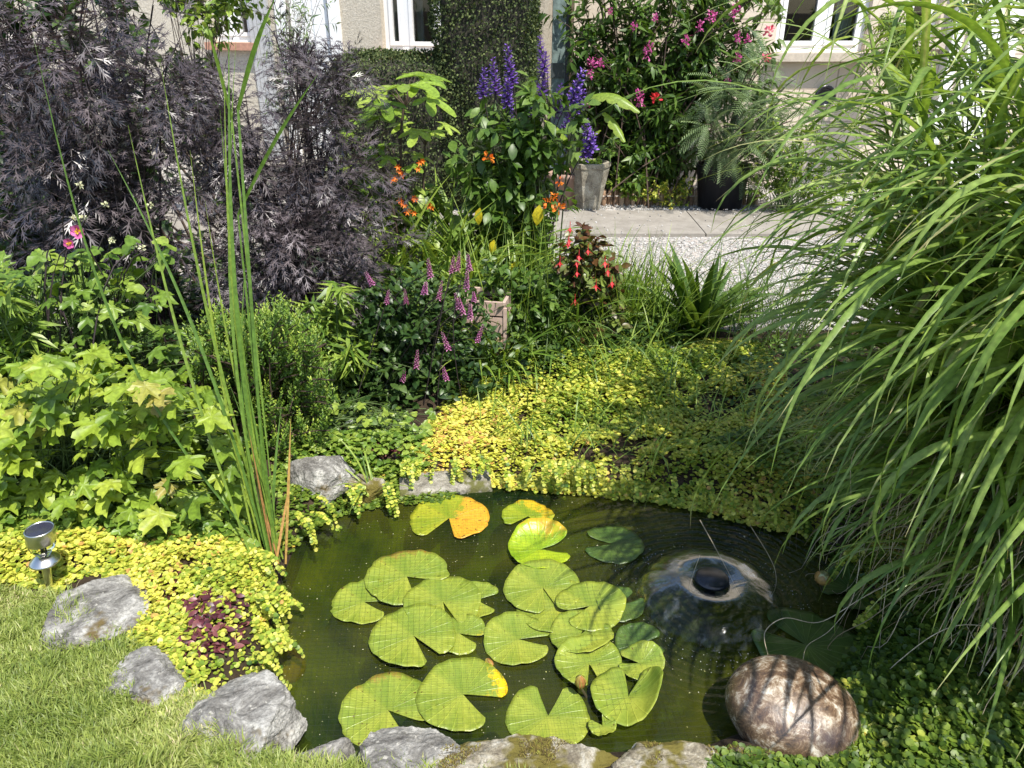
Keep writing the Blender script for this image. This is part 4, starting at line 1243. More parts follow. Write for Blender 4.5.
def blossoms(t, pts, Y, r, size, n_, mat, name='flower', elong=1.0):
    for (px, py, sc) in pts:
        c = PY(px, py, Y); mb = MB()
        k = max(1, int(elong))
        for i in range(k): floret(mb, n_, c + np.array([0, 0, (i - k / 2) * r * 1.1 * sc]), r * sc, size * sc)
        o = mb.build(name, mat, t)
magc = [(648, 48, 1.2), (655, 16, .7), (640, 96, 1.3), (686, 38, 1.0), (712, 14, 1.1), (735, 8, 1.2), (738, 36, .9), (738, 56, .9), (600, 62, .8), (635, 24, .8),
        (748, 38, .8), (588, 100, .8), (592, 60, 1.1), (590, 72, .9), (728, 80, .7), (700, 24, .9), (610, 10, .6)]
blossoms(t, magc, 6.78, .032, .026, 20, F_mag, elong=2)
blossoms(t, [(770, 28, 1), (766, 55, .8)], 6.72, .04, .035, 22, petalmat('petal_rose', (.75, .10, .15), (.85, .25, .35)), 'rose_flower')
blossoms(t, [(656, 95, 1.0)], 6.7, .04, .04, 18, F_red, 'red_flower')
# low leafy things behind the logs
bush('herb_clump', 'bright green leafy clump between the hexagonal pot and the logs', 'plant', tuple(G(628, 203, 0)), [(604, 165), (650, 168), (655, 192), (606, 198)], (6.85, 7.0), 40, 5, .06, 7, OVATE, (.03, .05), L_ygr, M_stem, sr=.003, droop=.1)
bush('golden_shrublet', 'pale yellow leafed sprig spilling over the logs beside the tub', 'plant', tuple(G(665, 204, 0)), [(636, 185), (695, 178), (692, 206), (650, 209)], (6.75, 6.85), 26, 5, .06, 7, OVATE, (.02, .035), L_jen, M_stem, sr=.003, droop=.1)
bush('pot_plant', 'small green leaves growing in the hexagonal pot', 'plant', tuple(G(588, 211, 0) + np.array([0, 0, .37])), [(572, 158), (606, 160), (606, 172), (576, 170)], (6.6, 6.75), 24, 4, .04, 6, OVATE, (.025, .04), L_ygr, M_stem, sr=.002)

# ---- ferny tree in the black tub
t, C, K = bush('mimosa_tree', 'young ferny leaved tree growing in the black tub', 'tree', tuple(TUB + np.array([0, 0, .3])),
      [(706, 70), (770, 60), (800, 95), (790, 150), (760, 185), (712, 150)], (6.3, 7.0), 24, 5, .18, 4, PINN, (.18, .28), L_silv, M_brown, sr=.010, fwd=.9, droop=.35, upn=1.2, jn=.3, spread=.03)
mb = MB()
for (px, py) in ((725, 88), (730, 95), (748, 110), (780, 100), (800, 108)):
    c = PY(px, py, 6.45); N = 12; a = U(0, 2 * pi, N)
    mb.scatter(PINN, np.tile(c, (N, 1)), np.c_[np.cos(a), np.sin(a), U(-.2, .25, N)], [0, 0, 1], U(.14, .24, N))
    mb.tubes(np.linspace(TUB + [0, 0, .3], c, 6)[None], .006, 5)
mb.build('fronds', L_silv, t)
bush('loose_shrub', 'yellow green loose foliage between the tub and the tall grass', 'plant', (2.35, 6.6, 0), [(742, 120), (850, 110), (870, 200), (740, 208)], (6.3, 6.9), 60, 6, .12, 7, OVATE, (.025, .05), L_ygr, M_stem, sr=.004, jn=.6)
bush('hanging_fuchsia', 'shaggy green hanging plant under the right hand windows', 'plant', (3.45, 7.4, 1.1), [(868, 20), (900, 8), (925, 25), (930, 80), (900, 100), (866, 70)], (7.1, 7.6), 50, 6, .12, 8, LANCE, (.05, .09), L_ygr, M_stem, sr=.004, droop=.6)

# ---- canna with torn pale leaves
c = G(564, 208, 0) + np.array([0, 0, .28])
t = thing('canna_plant', c, 'pale paddle leaved plant standing in the terracotta pot', 'plant')
def paddle(a, b, w_, drp, nm):
    """big paddle leaf from pixel a to pixel b"""
    A = PY(a[0], a[1], 6.45); B = PY(b[0], b[1], 6.25)
    tt = np.linspace(0, 1, 17); C = A * (1 - tt[:, None]) + B * tt[:, None]; C[:, 2] += drp * np.sin(pi * tt)
    d = norm(np.gradient(C, axis=0)); s = norm(np.cross(d, [0, -.45, 1])); nn = np.cross(s, d)
    wp = np.sin(pi * np.clip(tt * .92 + .06, 0, 1)) ** .6 * w_ / 2
    wp = wp * (1 - .28 * (np.arange(17) % 4 == 2))
    V = np.stack([C - s * wp[:, None] - nn * wp[:, None] * .7, C - s * wp[:, None] * .5 - nn * wp[:, None] * .2, C, C + s * wp[:, None] * .5 - nn * wp[:, None] * .2, C + s * wp[:, None] - nn * wp[:, None] * .7], 1).reshape(-1, 3)
    i = np.arange(16)[:, None] * 5
    F = np.concatenate([i + np.array([[k, k + 1, k + 6, k + 5]]) for k in range(4)])
    mb = MB(); mb.addb(V, F, np.tile([[.9, .7, .55, .7, .9]], (1, 17))); mb.build('leaf', L_ygr, t)
paddle((588, 96), (640, 112), .13, .07, 1)
paddle((604, 112), (625, 142), .09, .03, 1)
paddle((575, 150), (545, 120), .12, .04, 1)
paddle((575, 160), (600, 130), .10, .05, 1)
mb = MB()
for q in ((588, 96), (604, 112), (575, 150), (575, 160)):
    mb.tubes(stems_to(c, PY(*q, 6.45)[None], spread=.02), .009, 6)
mb.build('stems', M_stem, t)

# ---- fig sapling
base = PY(415, 300, 4.25); base[2] = 0
t = thing('fig_sapling', base, 'young fig with big lobed glossy light green leaves', 'shrub')
cl = [(405, 100, 4.1, 9, .20, .26), (372, 135, 4.15, 4, .15, .22), (425, 140, 4.2, 5, .12, .18), (400, 165, 4.15, 6, .12, .18), (350, 168, 4.2, 3, .12, .16)]
fb = MB(); sb = MB()
for px, py, Y, N, s0, s1 in cl:
    c = PY(px, py, Y)
    sb.tubes(stems_to(base, c[None], spread=.02), np.linspace(.011, .006, 7)[None], 6)
    a = np.arange(N) / N * 2 * pi + U(0, 6) + U(-.3, .3, N)
    pe = c + np.c_[np.cos(a) * .06, np.sin(a) * .06, U(.0, .10, N)]
    for q in pe: sb.tubes(np.linspace(c - [0, 0, .03], q, 4)[None], .003, 4)
    fb.scatter(FIG, pe, np.c_[np.cos(a), np.sin(a), U(-.35, .2, N)], norm(np.c_[np.cos(a) * .5, np.sin(a) * .5 - .3, np.full(N, 1.)]), U(s0, s1, N))
fb.build('foliage', L_fig, t); sb.build('stems', M_brown, t)

# ---- salvia: tall, purple spikes
t, C, K = bush('purple_salvia', 'tall leafy salvia with violet flower spikes in the middle of the border', 'plant', (.06, 4.3, 0),
     [(478, 110), (520, 85), (560, 95), (585, 110), (592, 140), (570, 160), (545, 175), (550, 260), (545, 345), (470, 335), (462, 240), (455, 200), (455, 150)], (4.0, 4.5), 84, 8, .11, 6, OVATE, (.05, .095), L_mid, M_stem, sr=.005, tlo=.35, rndf=patch(5, .5, .25), droop=.35, spread=.12)
def spike_proto(n_, h, r, size, mats, parent, calyx=True):
    mb = MB()
    z = np.linspace(0, h, n_); a = np.arange(n_) * 2.4
    o = np.c_[np.cos(a), np.sin(a), np.zeros(n_)]
    taper = (1 - .65 * (z / h)) 
    mb.scatter(PETAL, np.c_[0 * z, 0 * z, z] + o * r * .25, norm(o + [0, 0, .35]), norm(o * -.3 + [0, 0, 1]), size * taper, rng.random(n_))
    mb.scatter(PETAL, np.c_[0 * z, 0 * z, z] + o * r * .55 * taper[:, None], norm(o + [0, 0, -.5]), norm(o + [0, 0, .5]), size * taper * .8, rng.random(n_))
    if calyx: mb.scatter(TINY, np.c_[0 * z, 0 * z, z], norm(o + [0, 0, .8]), norm(o * -.3 + [0, 0, 1]), size * .7 * taper, rng.random(n_), 1)
    mb.tubes(np.array([(0, 0, -h * .25), (0, 0, h * .5), (0, 0, h * 1.04)]), .0022, 4, mat=1)
    return mb
F_calyx = petalmat('calyx_dark_violet', (.05, .02, .08), (.10, .04, .14), .1)
spk = [(540, 75, .34, .1), (545, 50, .22, .1), (512, 60, .24, -.05), (496, 72, .22, -.1), (482, 78, .18, -.1), (571, 80, .26, .35), (577, 100, .2, .4), (592, 128, .24, .45), (585, 140, .18, .5), (512, 118, .12, 0), (507, 88, .18, .02), (556, 95, .2, .2), (535, 95, .22, 0), (566, 115, .15, .3)]
pro = None
tops = []
for (px, py, h, ln_) in spk:
    c = PY(px, py, 4.25)
    tops.append(c - [0, 0, h * .3])
    if pro is None:
        mb = spike_proto(34, .22, .026, .040, None, t)
        mb.V = [v for v in mb.V]
        pro = mb.build('flower_spike', [F_purple, F_calyx], None)
        pro.parent = t; o = pro
    else: o = copy_part(pro, t, c)
    place(o, t, c - np.array([0, 0, h * .5]), (U(-.3, .3), ln_ + U(-.15, .25), U(0, 6)), (h / .22 * .5 + .5, h / .22 * .5 + .5, h / .22 * .8))
MB().tubes(stems_to((.06, 4.3, 0), np.array(tops), spread=.08), .003, 4).build('flower_stems', M_dkst, t)
# yellowing leaves and a few orange blooms inside it
ylw = np.array([PY(540, 205, 4.0), PY(480, 208, 4.0), PY(494, 240, 4.0), PY(515, 262, 3.95), PY(516, 300, 3.9)])
m_yl = leafmat('leaf_yellowed', [(0, (.45, .42, .03)), (1, (.75, .60, .03))], .5, .4)
for q, z_ in zip(ylw, (.11, .09, .08, .09, .06)):
    MB().scatter(OVATE, q[None], [U(-.4, .4), -.2, -1], [U(-.5, .5), -1, .2], [z_], [U(.6, 1)]).build('yellow_leaf', m_yl, t)
blossoms(t, [(488, 155, .9), (548, 200, .9), (558, 205, 1.), (554, 195, .8), (560, 180, .7)], 3.98, .025, .03, 12, F_orange, 'orange_flower')

# ---- crocosmia / day lily grass
def grass_clump(name, label, cat, base, N, az, el, L, wd, bend, mat, rad=.08, nseg=9, rndm=None, pt='blades', fold=.25, group=None):
    base = np.array(base, float)
    t = thing(name, base, label, cat, group)
    a = U(*az, N); r_ = rad * np.sqrt(rng.random(N)); a2 = U(0, 2 * pi, N)
    P = base + np.c_[r_ * np.cos(a2), r_ * np.sin(a2), np.zeros(N) - .01]
    mb = MB()
    ribbons(mb, P, a, U(*el, N), U(*L, N), U(*wd, N), U(*bend, N), nseg, fold, rnd=rndm)
    mb.build(pt, mat, t)
    return t, P
b_ = PY(440, 300, 4.1); b_[2] = 0
t, P = grass_clump('crocosmia_clump', 'yellow green sword leaved clump with orange flowers below the fig', 'plant', b_, 420, (0, 2 * pi), (.95, 1.5), (.55, .98), (.013, .024), (.5, 1.9), L_ygr, .36)
bl = [(405, 205), (412, 212), (417, 200), (398, 170), (430, 205), (396, 180), (420, 165), (327, 165)]
oc_pts = [PY(x, y, 3.95) for x, y in bl]
for c in oc_pts:
    mb = MB()
    for k in range(3):
        cc = c + rng.normal(0, .012, 3); a = np.arange(6) / 6 * 2 * pi
        mb.scatter(lance(.35, -.1), np.tile(cc, (6, 1)), np.c_[np.cos(a), -np.ones(6) * .5, np.sin(a)], [0, -1, 0], np.full(6, .023), rng.random(6))
    mb.build('flower', F_orange, t)
MB().tubes(stems_to(b_, np.array(oc_pts), spread=.1), .002, 4).build('flower_stems', M_stem, t)
b2 = PY(375, 330, 3.9) * [1, 1, 0]
grass_clump('day_lily_clump', 'green strap leaved clump between the dark elder and the crocosmia', 'plant', b2, 240, (0, 2 * pi), (.9, 1.5), (.45, .85), (.014, .024), (.6, 1.9), L_mid, .26)
bush('leafy_perennial', 'loose light green leafy plant under the fig beside the dark elder', 'plant', PY(370, 340, 4.2) * [1, 1, 0], [(330, 165), (400, 170), (455, 200), (460, 260), (340, 270), (320, 210)], (4.1, 4.5), 60, 7, .10, 6, OVATE, (.05, .085), L_ygr, M_stem, sr=.004, droop=.3, spread=.15)
bush('leafy_perennial', 'loose mid green plant filling in between planter and bronze fuchsia', 'plant', PY(530, 380, 3.55) * [1, 1, 0], [(485, 265), (560, 270), (570, 350), (560, 385), (490, 380), (505, 330)], (3.4, 3.7), 70, 7, .09, 6, OVATE, (.03, .06), L_mid, M_stem, sr=.003, droop=.3, spread=.15)
grass_clump('green_grass_clump', 'mid green narrow leaved tuft in front of the tall salvia', 'plant', PY(540, 360, 3.6) * [1, 1, 0], 260, (0, 2 * pi), (1.0, 1.5), (.35, .62), (.006, .014), (.5, 2.0), L_mid, .20)
grass_clump('yellow_green_grass_clump', 'yellowish narrow leaved tuft behind the wooden planter', 'plant', PY(500, 330, 3.75) * [1, 1, 0], 260, (0, 2 * pi), (1.1, 1.5), (.38, .72), (.009, .019), (.6, 2.0), L_ygr, .2)
grass_clump('wild_stalks', 'thin tall wild stalks standing among the middle of the border', 'plant', PY(515, 345, 3.7) * [1, 1, 0], 90, (0, 2 * pi), (1.25, 1.57), (.5, 1.0), (.003, .006), (.0, .7), L_ygr, .34)
grass_clump('drooping_blade_tuft', 'few yellowish blades drooping in front of the wooden planter', 'plant', PY(495, 365, 3.3) * [1, 1, 0], 120, (0, 2 * pi), (1.1, 1.5), (.30, .55), (.008, .015), (.8, 2.2), L_ygr, .10)
grass_clump('fine_grass_clump', 'upright fine grass right of the red flowered fuchsia', 'plant', PY(628, 345, 3.85) * [1, 1, 0], 380, (0, 2 * pi), (1.05, 1.55), (.34, .66), (.004, .009), (.1, 1.3), L_ygr, .26)
grass_clump('wild_grass_tuft', 'wispy grass screening the pale gravel near the sword leaved rosette', 'plant', PY(755, 345, 3.9) * [1, 1, 0], 190, (0, 2 * pi), (.9, 1.5), (.30, .62), (.003, .008), (.3, 1.7), L_mid, .30)
grass_clump('sedge_clump', 'scruffy sedge at the edge of the golden creeper beside the drive', 'plant', PY(590, 375, 3.5) * [1, 1, 0], 300, (0, 2 * pi), (.7, 1.5), (.18, .40), (.004, .009), (.5, 1.8), L_ygr, .34)
# dracaena-like rosette
t, P = grass_clump('sword_leaf_plant', 'rosette of broad pointed sword leaves beside the gravel drive', 'plant', PY(695, 340, 3.85) * [1, 1, 0] + [0, 0, .03], 66, (0, 2 * pi), (.35, 1.45), (.36, .56), (.036, .054), (.2, 1.1), L_mid, .05, 8, fold=.5)

bush('leafy_perennial', 'soft green leafy stems between the mounded shrub and the pink spiked plant', 'plant', PY(330, 430, 3.1) * [1, 1, 0], [(305, 300), (345, 280), (375, 330), (345, 420), (315, 430)], (2.95, 3.25), 34, 6, .09, 6, LANCE, (.06, .10), L_ygr, M_stem, sr=.003, droop=.3, spread=.08)
# ---- red fuchsia with bronze leaves
t, C, K = bush('red_fuchsia', 'bronze leaved fuchsia with hanging red flowers beside the drive', 'plant', PY(585, 400, 3.7) * [1, 1, 0],
     [(560, 225), (592, 220), (622, 260), (625, 330), (605, 375), (555, 390), (540, 330), (548, 270)], (3.5, 3.85), 80, 6, .09, 8, OVATE, (.035, .06), L_bronze, M_dkst, sr=.004, droop=.3, rndf=patch(7, .5, .35), jn=.8, up=.7)
for (px, py) in ((569, 240), (570, 228), (577, 262), (577, 272), (608, 270), (605, 262), (568, 243), (579, 256), (560, 262), (588, 250), (596, 285), (575, 300), (612, 282)):
    c = PY(px, py, 3.46); mb = MB(); a = np.arange(4) / 4 * 2 * pi
    mb.scatter(lance(.35, -.4), np.tile(c, (4, 1)), np.c_[np.cos(a) * .5, np.sin(a) * .5, U(-2, -.6, 4)], np.c_[np.cos(a), np.sin(a), np.ones(4)], U(.022, .034, 4))
    mb.scatter(lance(.6, .1), np.tile(c, (4, 1)), np.c_[np.cos(a) * .3, np.sin(a) * .3, -np.ones(4)], np.c_[np.cos(a), np.sin(a), 0 * a], np.full(4, .026))
    mb.tubes(np.array([c + [0, 0, .03], c]), .0015, 4)
    mb.build('flower', F_red, t)

# ---- pink loosestrife / veronica shrub
t, C, K = bush('pink_spike_plant', 'bushy grey green plant dotted with short pink flower spikes', 'plant', PY(410, 420, 3.25) * [1, 1, 0],
     [(345, 300), (375, 268), (440, 262), (482, 280), (500, 325), (490, 400), (440, 440), (370, 445), (325, 425), (318, 350)], (3.0, 3.4), 130, 7, .08, 9, OVATE, (.026, .046), L_deep, M_stem, sr=.003, tlo=.3, droop=.1, jn=.6, rndf=patch(5, .55, .3), spread=.12)
spk = [(372, 278), (386, 297), (406, 297), (424, 287), (438, 291), (451, 265), (457, 262), (463, 305), (458, 300), (470, 311), (477, 333), (446, 373), (448, 341), (466, 279), (474, 296), (416, 360), (402, 376), (430, 268), (469, 262)]
pro = None; tops = []
for (px, py) in spk:
    c = PY(px, py, 3.0); tops.append(c - [0, 0, .02])
    h = U(.04, .085)
    if pro is None:
        pro = spike_proto(44, .07, .010, .014, None, t, True).build('flower_spike', [F_pink, L_deep], None); pro.parent = t; o = pro
    else: o = copy_part(pro, t, c)
    place(o, t, c - np.array([0, 0, h * .5]), (U(-.35, .35), U(-.35, .35), U(0, 6)), (U(.75, 1.05), U(.75, 1.05), h / .07))
MB().tubes(stems_to(PY(410, 420, 3.25) * [1, 1, 0], np.array(tops), spread=.15), .002, 4).build('flower_stems', M_dkst, t)

# ---- hebe mound
b_ = PY(268, 470, 2.85) * [1, 1, 0]
t = thing('hebe_mound', b_, 'dense yellow green whipcord shrub behind the reeds', 'shrub')
T3 = canopy([(190, 345), (215, 322), (250, 328), (275, 308), (300, 325), (325, 335), (335, 380), (330, 430), (318, 470), (270, 475), (230, 430)], 2.5, 3.15, 620, .03)
C = stems_to(b_, T3, 6, .7, .10)
sb = MB(); sb.tubes(C, .0025, 4)
sh = MB()
K = twigs(C, 5, .10, .6, spread=.28, up=1.5, droop=-.1)
t_ = np.tile(np.linspace(.05, 1, 12), (len(K), 1)); p, d = at_t(K, t_)
sizes = np.tile(np.linspace(.020, .011, 12), len(K)); rn = np.tile(np.linspace(.1, 1, 12), len(K)) * U(.5, 1, len(K)).repeat(12)
p = p.reshape(-1, 3); d = d.reshape(-1, 3); r = norm(rng.normal(0, 1, p.shape))
sh.scatter(ovate(.5, (0, .5, 1), (.5, 1, .3), .2, -.2), p, norm(d * 1.0 + r * .7), norm(r + [0, 0, .4]), sizes, np.clip(rn, 0, 1))
sh.build('foliage', L_hebe, t); sb.build('stems', M_brown, t)

# ---- lime lobed-leaf shrub at left
MAPLE2 = polar(lobed(5, .38, 1.9, .10), 44, .07)
def lobed_plant(name, label, base, poly, Y, N, size, mat, T=MAPLE, stems=30, tilt=.35, zmin=.03, rf=None):
    base = np.array(base, float)
    t = thing(name, base, label, 'plant')
    p = canopy(poly, Y[0], Y[1], N, zmin)
    C = stems_to(base, p, 6, .5, .12)
    d = C[:, -1] - C[:, -2]; d[:, 2] *= .1
    a = U(0, 2 * pi, N)
    d = norm(norm(d) * .5 + np.c_[np.cos(a), np.sin(a) - .45, U(-.6, 0, N)])
    nn = norm(np.c_[rng.normal(0, tilt, N), rng.normal(-.35, tilt, N), np.ones(N)])
    fb = MB(); fb.scatter(T, p, d, nn, U(*size, N), None if rf is None else rf(p))
    fb.build('foliage', mat, t)
    MB().tubes(C, .0018, 4).build('stems', M_stem, t)
    return t
lobed_plant('lime_leaved_shrub', 'low shrub with large lime lobed leaves at the left behind the lamp', PY(110, 560, 2.45) * [1, 1, 0],
   [(-40, 365), (40, 355), (90, 350), (140, 375), (190, 380), (225, 430), (250, 480), (262, 525), (215, 545), (150, 555), (110, 545), (60, 540), (-40, 550)], (2.12, 2.7), 640, (.085, .15), L_lime, MAPLE2)
lobed_plant('green_lobed_plant', 'mid green lobed foliage crowding behind the lime leaved shrub', PY(80, 420, 3.0) * [1, 1, 0],
   [(-60, 250), (60, 270), (140, 260), (175, 330), (215, 350), (200, 400), (120, 410), (-60, 430)], (2.7, 3.2), 380, (.06, .11), L_ygr, rf=lambda p: np.clip(rng.random(len(p)) * .7, 0, 1))
t = lobed_plant('anemone_plant', 'tall anemone stems with two pink and yellow flowers against the dark elder', PY(100, 420, 2.95) * [1, 1, 0],
   [(40, 235), (95, 250), (130, 232), (168, 238), (160, 285), (130, 310), (70, 310), (30, 300)], (2.8, 3.0), 75, (.055, .09), L_ygr, SOFTLOBE)
for (px, py, s_) in ((79, 231, .030), (70, 243, .023)):
    c = PY(px, py, 2.8); mb = MB(); a = np.arange(6) / 6 * 2 * pi + .3
    mb.scatter(ovate(.85, (0, .5, .85, 1), (.4, 1, .8, .3), .1, -.15), np.tile(c, (6, 1)), np.c_[np.cos(a), -.35 + 0 * a, np.sin(a)], [0, -1, .2], np.full(6, s_), rng.random(6), 0)
    floret(mb, 40, c + [0, -.006, 0], s_ * .28, s_ * .3, 1)
    mb.build('flower', [F_mag, F_yellow], t)
tops = []
for (px, py) in ((74, 218), (83, 218), (142, 248), (105, 205), (150, 205), (60, 285), (45, 290), (56, 322), (36, 275), (80, 185), (133, 245), (112, 240)):
    c = PY(px, py, 2.85); tops.append(c)
    mb = MB(); floret(mb, 22, c, .008, .014, 0, TINY); mb.build('seed_head', F_cream, t)
tops += [PY(79, 233, 2.8), PY(70, 245, 2.8), PY(125, 255, 2.82), PY(147, 250, 2.82)]
MB().tubes(stems_to(PY(100, 420, 2.95) * [1, 1, 0], np.array(tops), spread=.14, up=.9), .003, 5).build('flower_stems', M_dkst, t)
bush('tall_leafy_perennial', 'tall leafy stems at the far left edge of the photo', 'plant', PY(0, 430, 2.6) * [1, 1, 0],
   [(-60, 255), (20, 270), (60, 330), (50, 400), (-60, 420)], (2.5, 2.8), 30, 5, .10, 6, LANCE, (.08, .13), L_ygr, M_stem, sr=.005, droop=.3)

# aquilegia-like clump at the far bank
lobed_plant('round_leaved_clump', 'light green round leaved clump above the far bank rock', PY(370, 470, 2.95) * [1, 1, 0],
   [(290, 420), (330, 400), (400, 405), (430, 430), (425, 460), (370, 462), (335, 455), (300, 455)], (2.75, 3.0), 130, (.035, .065), L_ygr, SOFTLOBE)
mb = MB(); N = 60; p = canopy([(372, 455), (402, 455), (402, 488), (375, 490)], 2.62, 2.7, N)
t = thing('maroon_leaved_plant', (p[0][0], p[0][1], -.02), 'small maroon leaved plant hanging over the far bank', 'plant')
mb.scatter(OVATE, p, norm(rng.normal(0, 1, (N, 3)) + [0, -.5, -.3]), norm(rng.normal(0, .4, (N, 3)) + [0, -.3, 1]), U(.025, .045, N)); mb.build('foliage', L_mar, t)

# ---- understory and litter over the border soil
def cover(name, label, poly, n_, T, size, mat, zf, tilt=.45, rf=None, cat=None, gap=None, edge=.12, world=False, zoff=0.0):
    P = np.asarray(poly) if world else wpoly(poly)
    q = samp(P, n_)
    if gap is not None: q = q[gap(q)]; n_ = len(q)
    e = sdist(q[:, 0], q[:, 1], P)
    h = zf(q[:, 0], q[:, 1]) * smooth(-.01, edge, e)
    z = np.maximum(H(q[:, 0], q[:, 1]), WZ + .006) + h * rng.random(n_) ** .45 + .004 + zoff
    a = U(0, 2 * pi, n_)
    d = np.c_[np.cos(a), np.sin(a), U(-.35, .35, n_)]
    nn = norm(np.c_[rng.normal(0, tilt, (n_, 2)), np.ones(n_)])
    rn = rng.random(n_) if rf is None else np.clip(rf(q) + rng.normal(0, .17, n_), 0, 1)
    mb = MB().scatter(T, np.c_[q, z], d, nn, U(size[0], size[1], n_), rn)
    o = mb.build(name, mat)
    return tag(o, kind='stuff')
cover('border_foliage', '', [(-3.6, 2.35), (-1.2, 2.3), (-.8, 2.75), (.2, 3.2), (.9, 3.6), (.9, 4.3), (.2, 4.9), (-1.0, 5.0), (-3.8, 4.8)], 17000, OVATE, (.03, .06), L_deep, lambda x, y: .12 + .08 * wob(x, y, 3), world=True, tilt=.7)
cover('border_foliage', '', [(-.9, 3.4), (.9, 3.7), (.7, 4.6), (-.9, 4.8)], 5000, LANCE, (.06, .12), L_mid, lambda x, y: .28 + .1 * wob(x, y, 3), world=True, tilt=.8)
cover('border_foliage', '', [(.9, 3.1), (1.3, 2.4), (1.0, 1.5), (1.1, .9), (3.5, .9), (3.5, 3.6), (1.2, 3.8)], 12000, OVATE, (.02, .04), L_mid, lambda x, y: .06 + 0 * x, world=True, tilt=.7)

cover('border_foliage', '', [(-60, 500), (120, 500), (240, 520), (270, 535), (255, 550), (130, 550), (-60, 555)], 1500, SOFTLOBE, (.025, .05), L_ygr, lambda x, y: .07 + 0 * x, tilt=.5)
cover('border_foliage', '', [(270, 440), (420, 430), (440, 470), (300, 475), (272, 500)], 1300, SOFTLOBE, (.02, .045), L_ygr, lambda x, y: .06 + 0 * x, tilt=.5)
# ---- golden creeper
BUG = wpoly([(140, 588), (170, 560), (225, 575), (246, 600), (240, 640), (205, 668), (172, 655), (150, 620)])
gold = lambda f, a, b: (lambda q: a + b * wob(q[:, 0], q[:, 1], f) + .12 * wob(q[:, 1], q[:, 0], f * 4))
mound = lambda a, b, f: (lambda x, y: np.maximum(.012, a + b * wob(x, y, f)))
cover('golden_creeper', '', [(398, 460), (430, 420), (470, 385), (540, 360), (600, 345), (680, 338), (760, 345), (800, 400), (830, 520), (760, 508), (700, 492), (640, 482), (560, 475), (500, 470), (450, 462)],
      40000, ROUND, (.009, .021), L_jen, mound(.05, .045, 6), rf=gold(4, .64, .26), edge=.3, gap=lambda q: (wob(q[:, 0], q[:, 1], 17) + .6 * wob(q[:, 0], q[:, 1], 41) < .5) | (rng.random(len(q)) < .12))
grass_clump('creeping_grass', 'thin green grass growing up through the golden creeper behind the pond', 'grass', G(610, 410) * [1, 1, 0] + [0, 0, .04], 330, (0, 2 * pi), (.5, 1.5), (.10, .26), (.003, .007), (.5, 2.0), L_ygr, .62)
cover('golden_creeper', '', [(108, 575), (140, 545), (190, 528), (240, 530), (268, 552), (274, 575), (262, 592), (268, 618), (270, 636), (250, 660), (232, 676), (212, 692), (196, 708), (170, 700), (150, 672), (122, 645), (104, 605)],
      8000, ROUND, (.008, .018), L_jen, mound(.025, .015, 11), rf=gold(6, .62, .28), gap=lambda q: ((wob(q[:, 0], q[:, 1], 15) < .5) & ~(inpoly(q[:, 0], q[:, 1], BUG) & (wob(q[:, 0], q[:, 1], 30) > .15))) | (rng.random(len(q)) < .22))
cover('golden_creeper', '', [(-60, 530), (40, 525), (110, 525), (150, 545), (130, 575), (85, 578), (60, 592), (-20, 585), (-70, 580)], 4200, ROUND, (.012, .02), L_jen, mound(.045, .02, 9), rf=gold(6, .62, .14))
cover('green_creeper', '', [(800, 700), (850, 600), (905, 590), (905, 680), (850, 760), (780, 770)], 5000, ROUND, (.012, .02), L_jeng, mound(.03, .02, 6), rf=gold(4, .45, .2), gap=lambda q: sdist(q[:, 0], q[:, 1], POND) < .05)
cover('green_creeper', '', [(832, 540), (900, 520), (1080, 520), (1160, 790), (1100, 860), (840, 860), (850, 780), (868, 720), (850, 690), (890, 640), (885, 590)], 17000, ROUND, (.014, .022), L_jeng, mound(.05, .025, 6), rf=gold(4, .54, .34))
cover('green_creeper', '', [(700, 440), (850, 380), (1000, 400), (1000, 540), (890, 560), (830, 530)], 12000, ROUND, (.014, .021), L_jeng, mound(.06, .03, 5), rf=gold(4, .5, .25))
cover('green_creeper', '', [(300, 470), (420, 455), (470, 470), (440, 484), (400, 486), (360, 492), (330, 500), (300, 520), (275, 545), (262, 530)], 2600, ROUND, (.012, .02), L_jeng, mound(.03, .02, 9), rf=gold(6, .5, .2))
cover('green_creeper', '', [(.45, 1.3), (.95, 1.25), (2.2, 1.3), (2.4, .85), (1.0, .88), (.5, 1.02)], 9000, ROUND, (.014, .022), L_jeng, mound(.035, .02, 6), rf=gold(4, .42, .36), world=True, gap=lambda q: sdist(q[:, 0], q[:, 1], POND) < -.02)
# maroon bugle growing through the golden patch
cover('maroon_bugle', '', [(135, 590), (165, 572), (215, 580), (245, 600), (240, 640), (205, 665), (175, 650), (150, 620)], 520, OVATE, (.018, .036), L_mar, mound(.025, .02, 9), tilt=.7, zoff=.002)
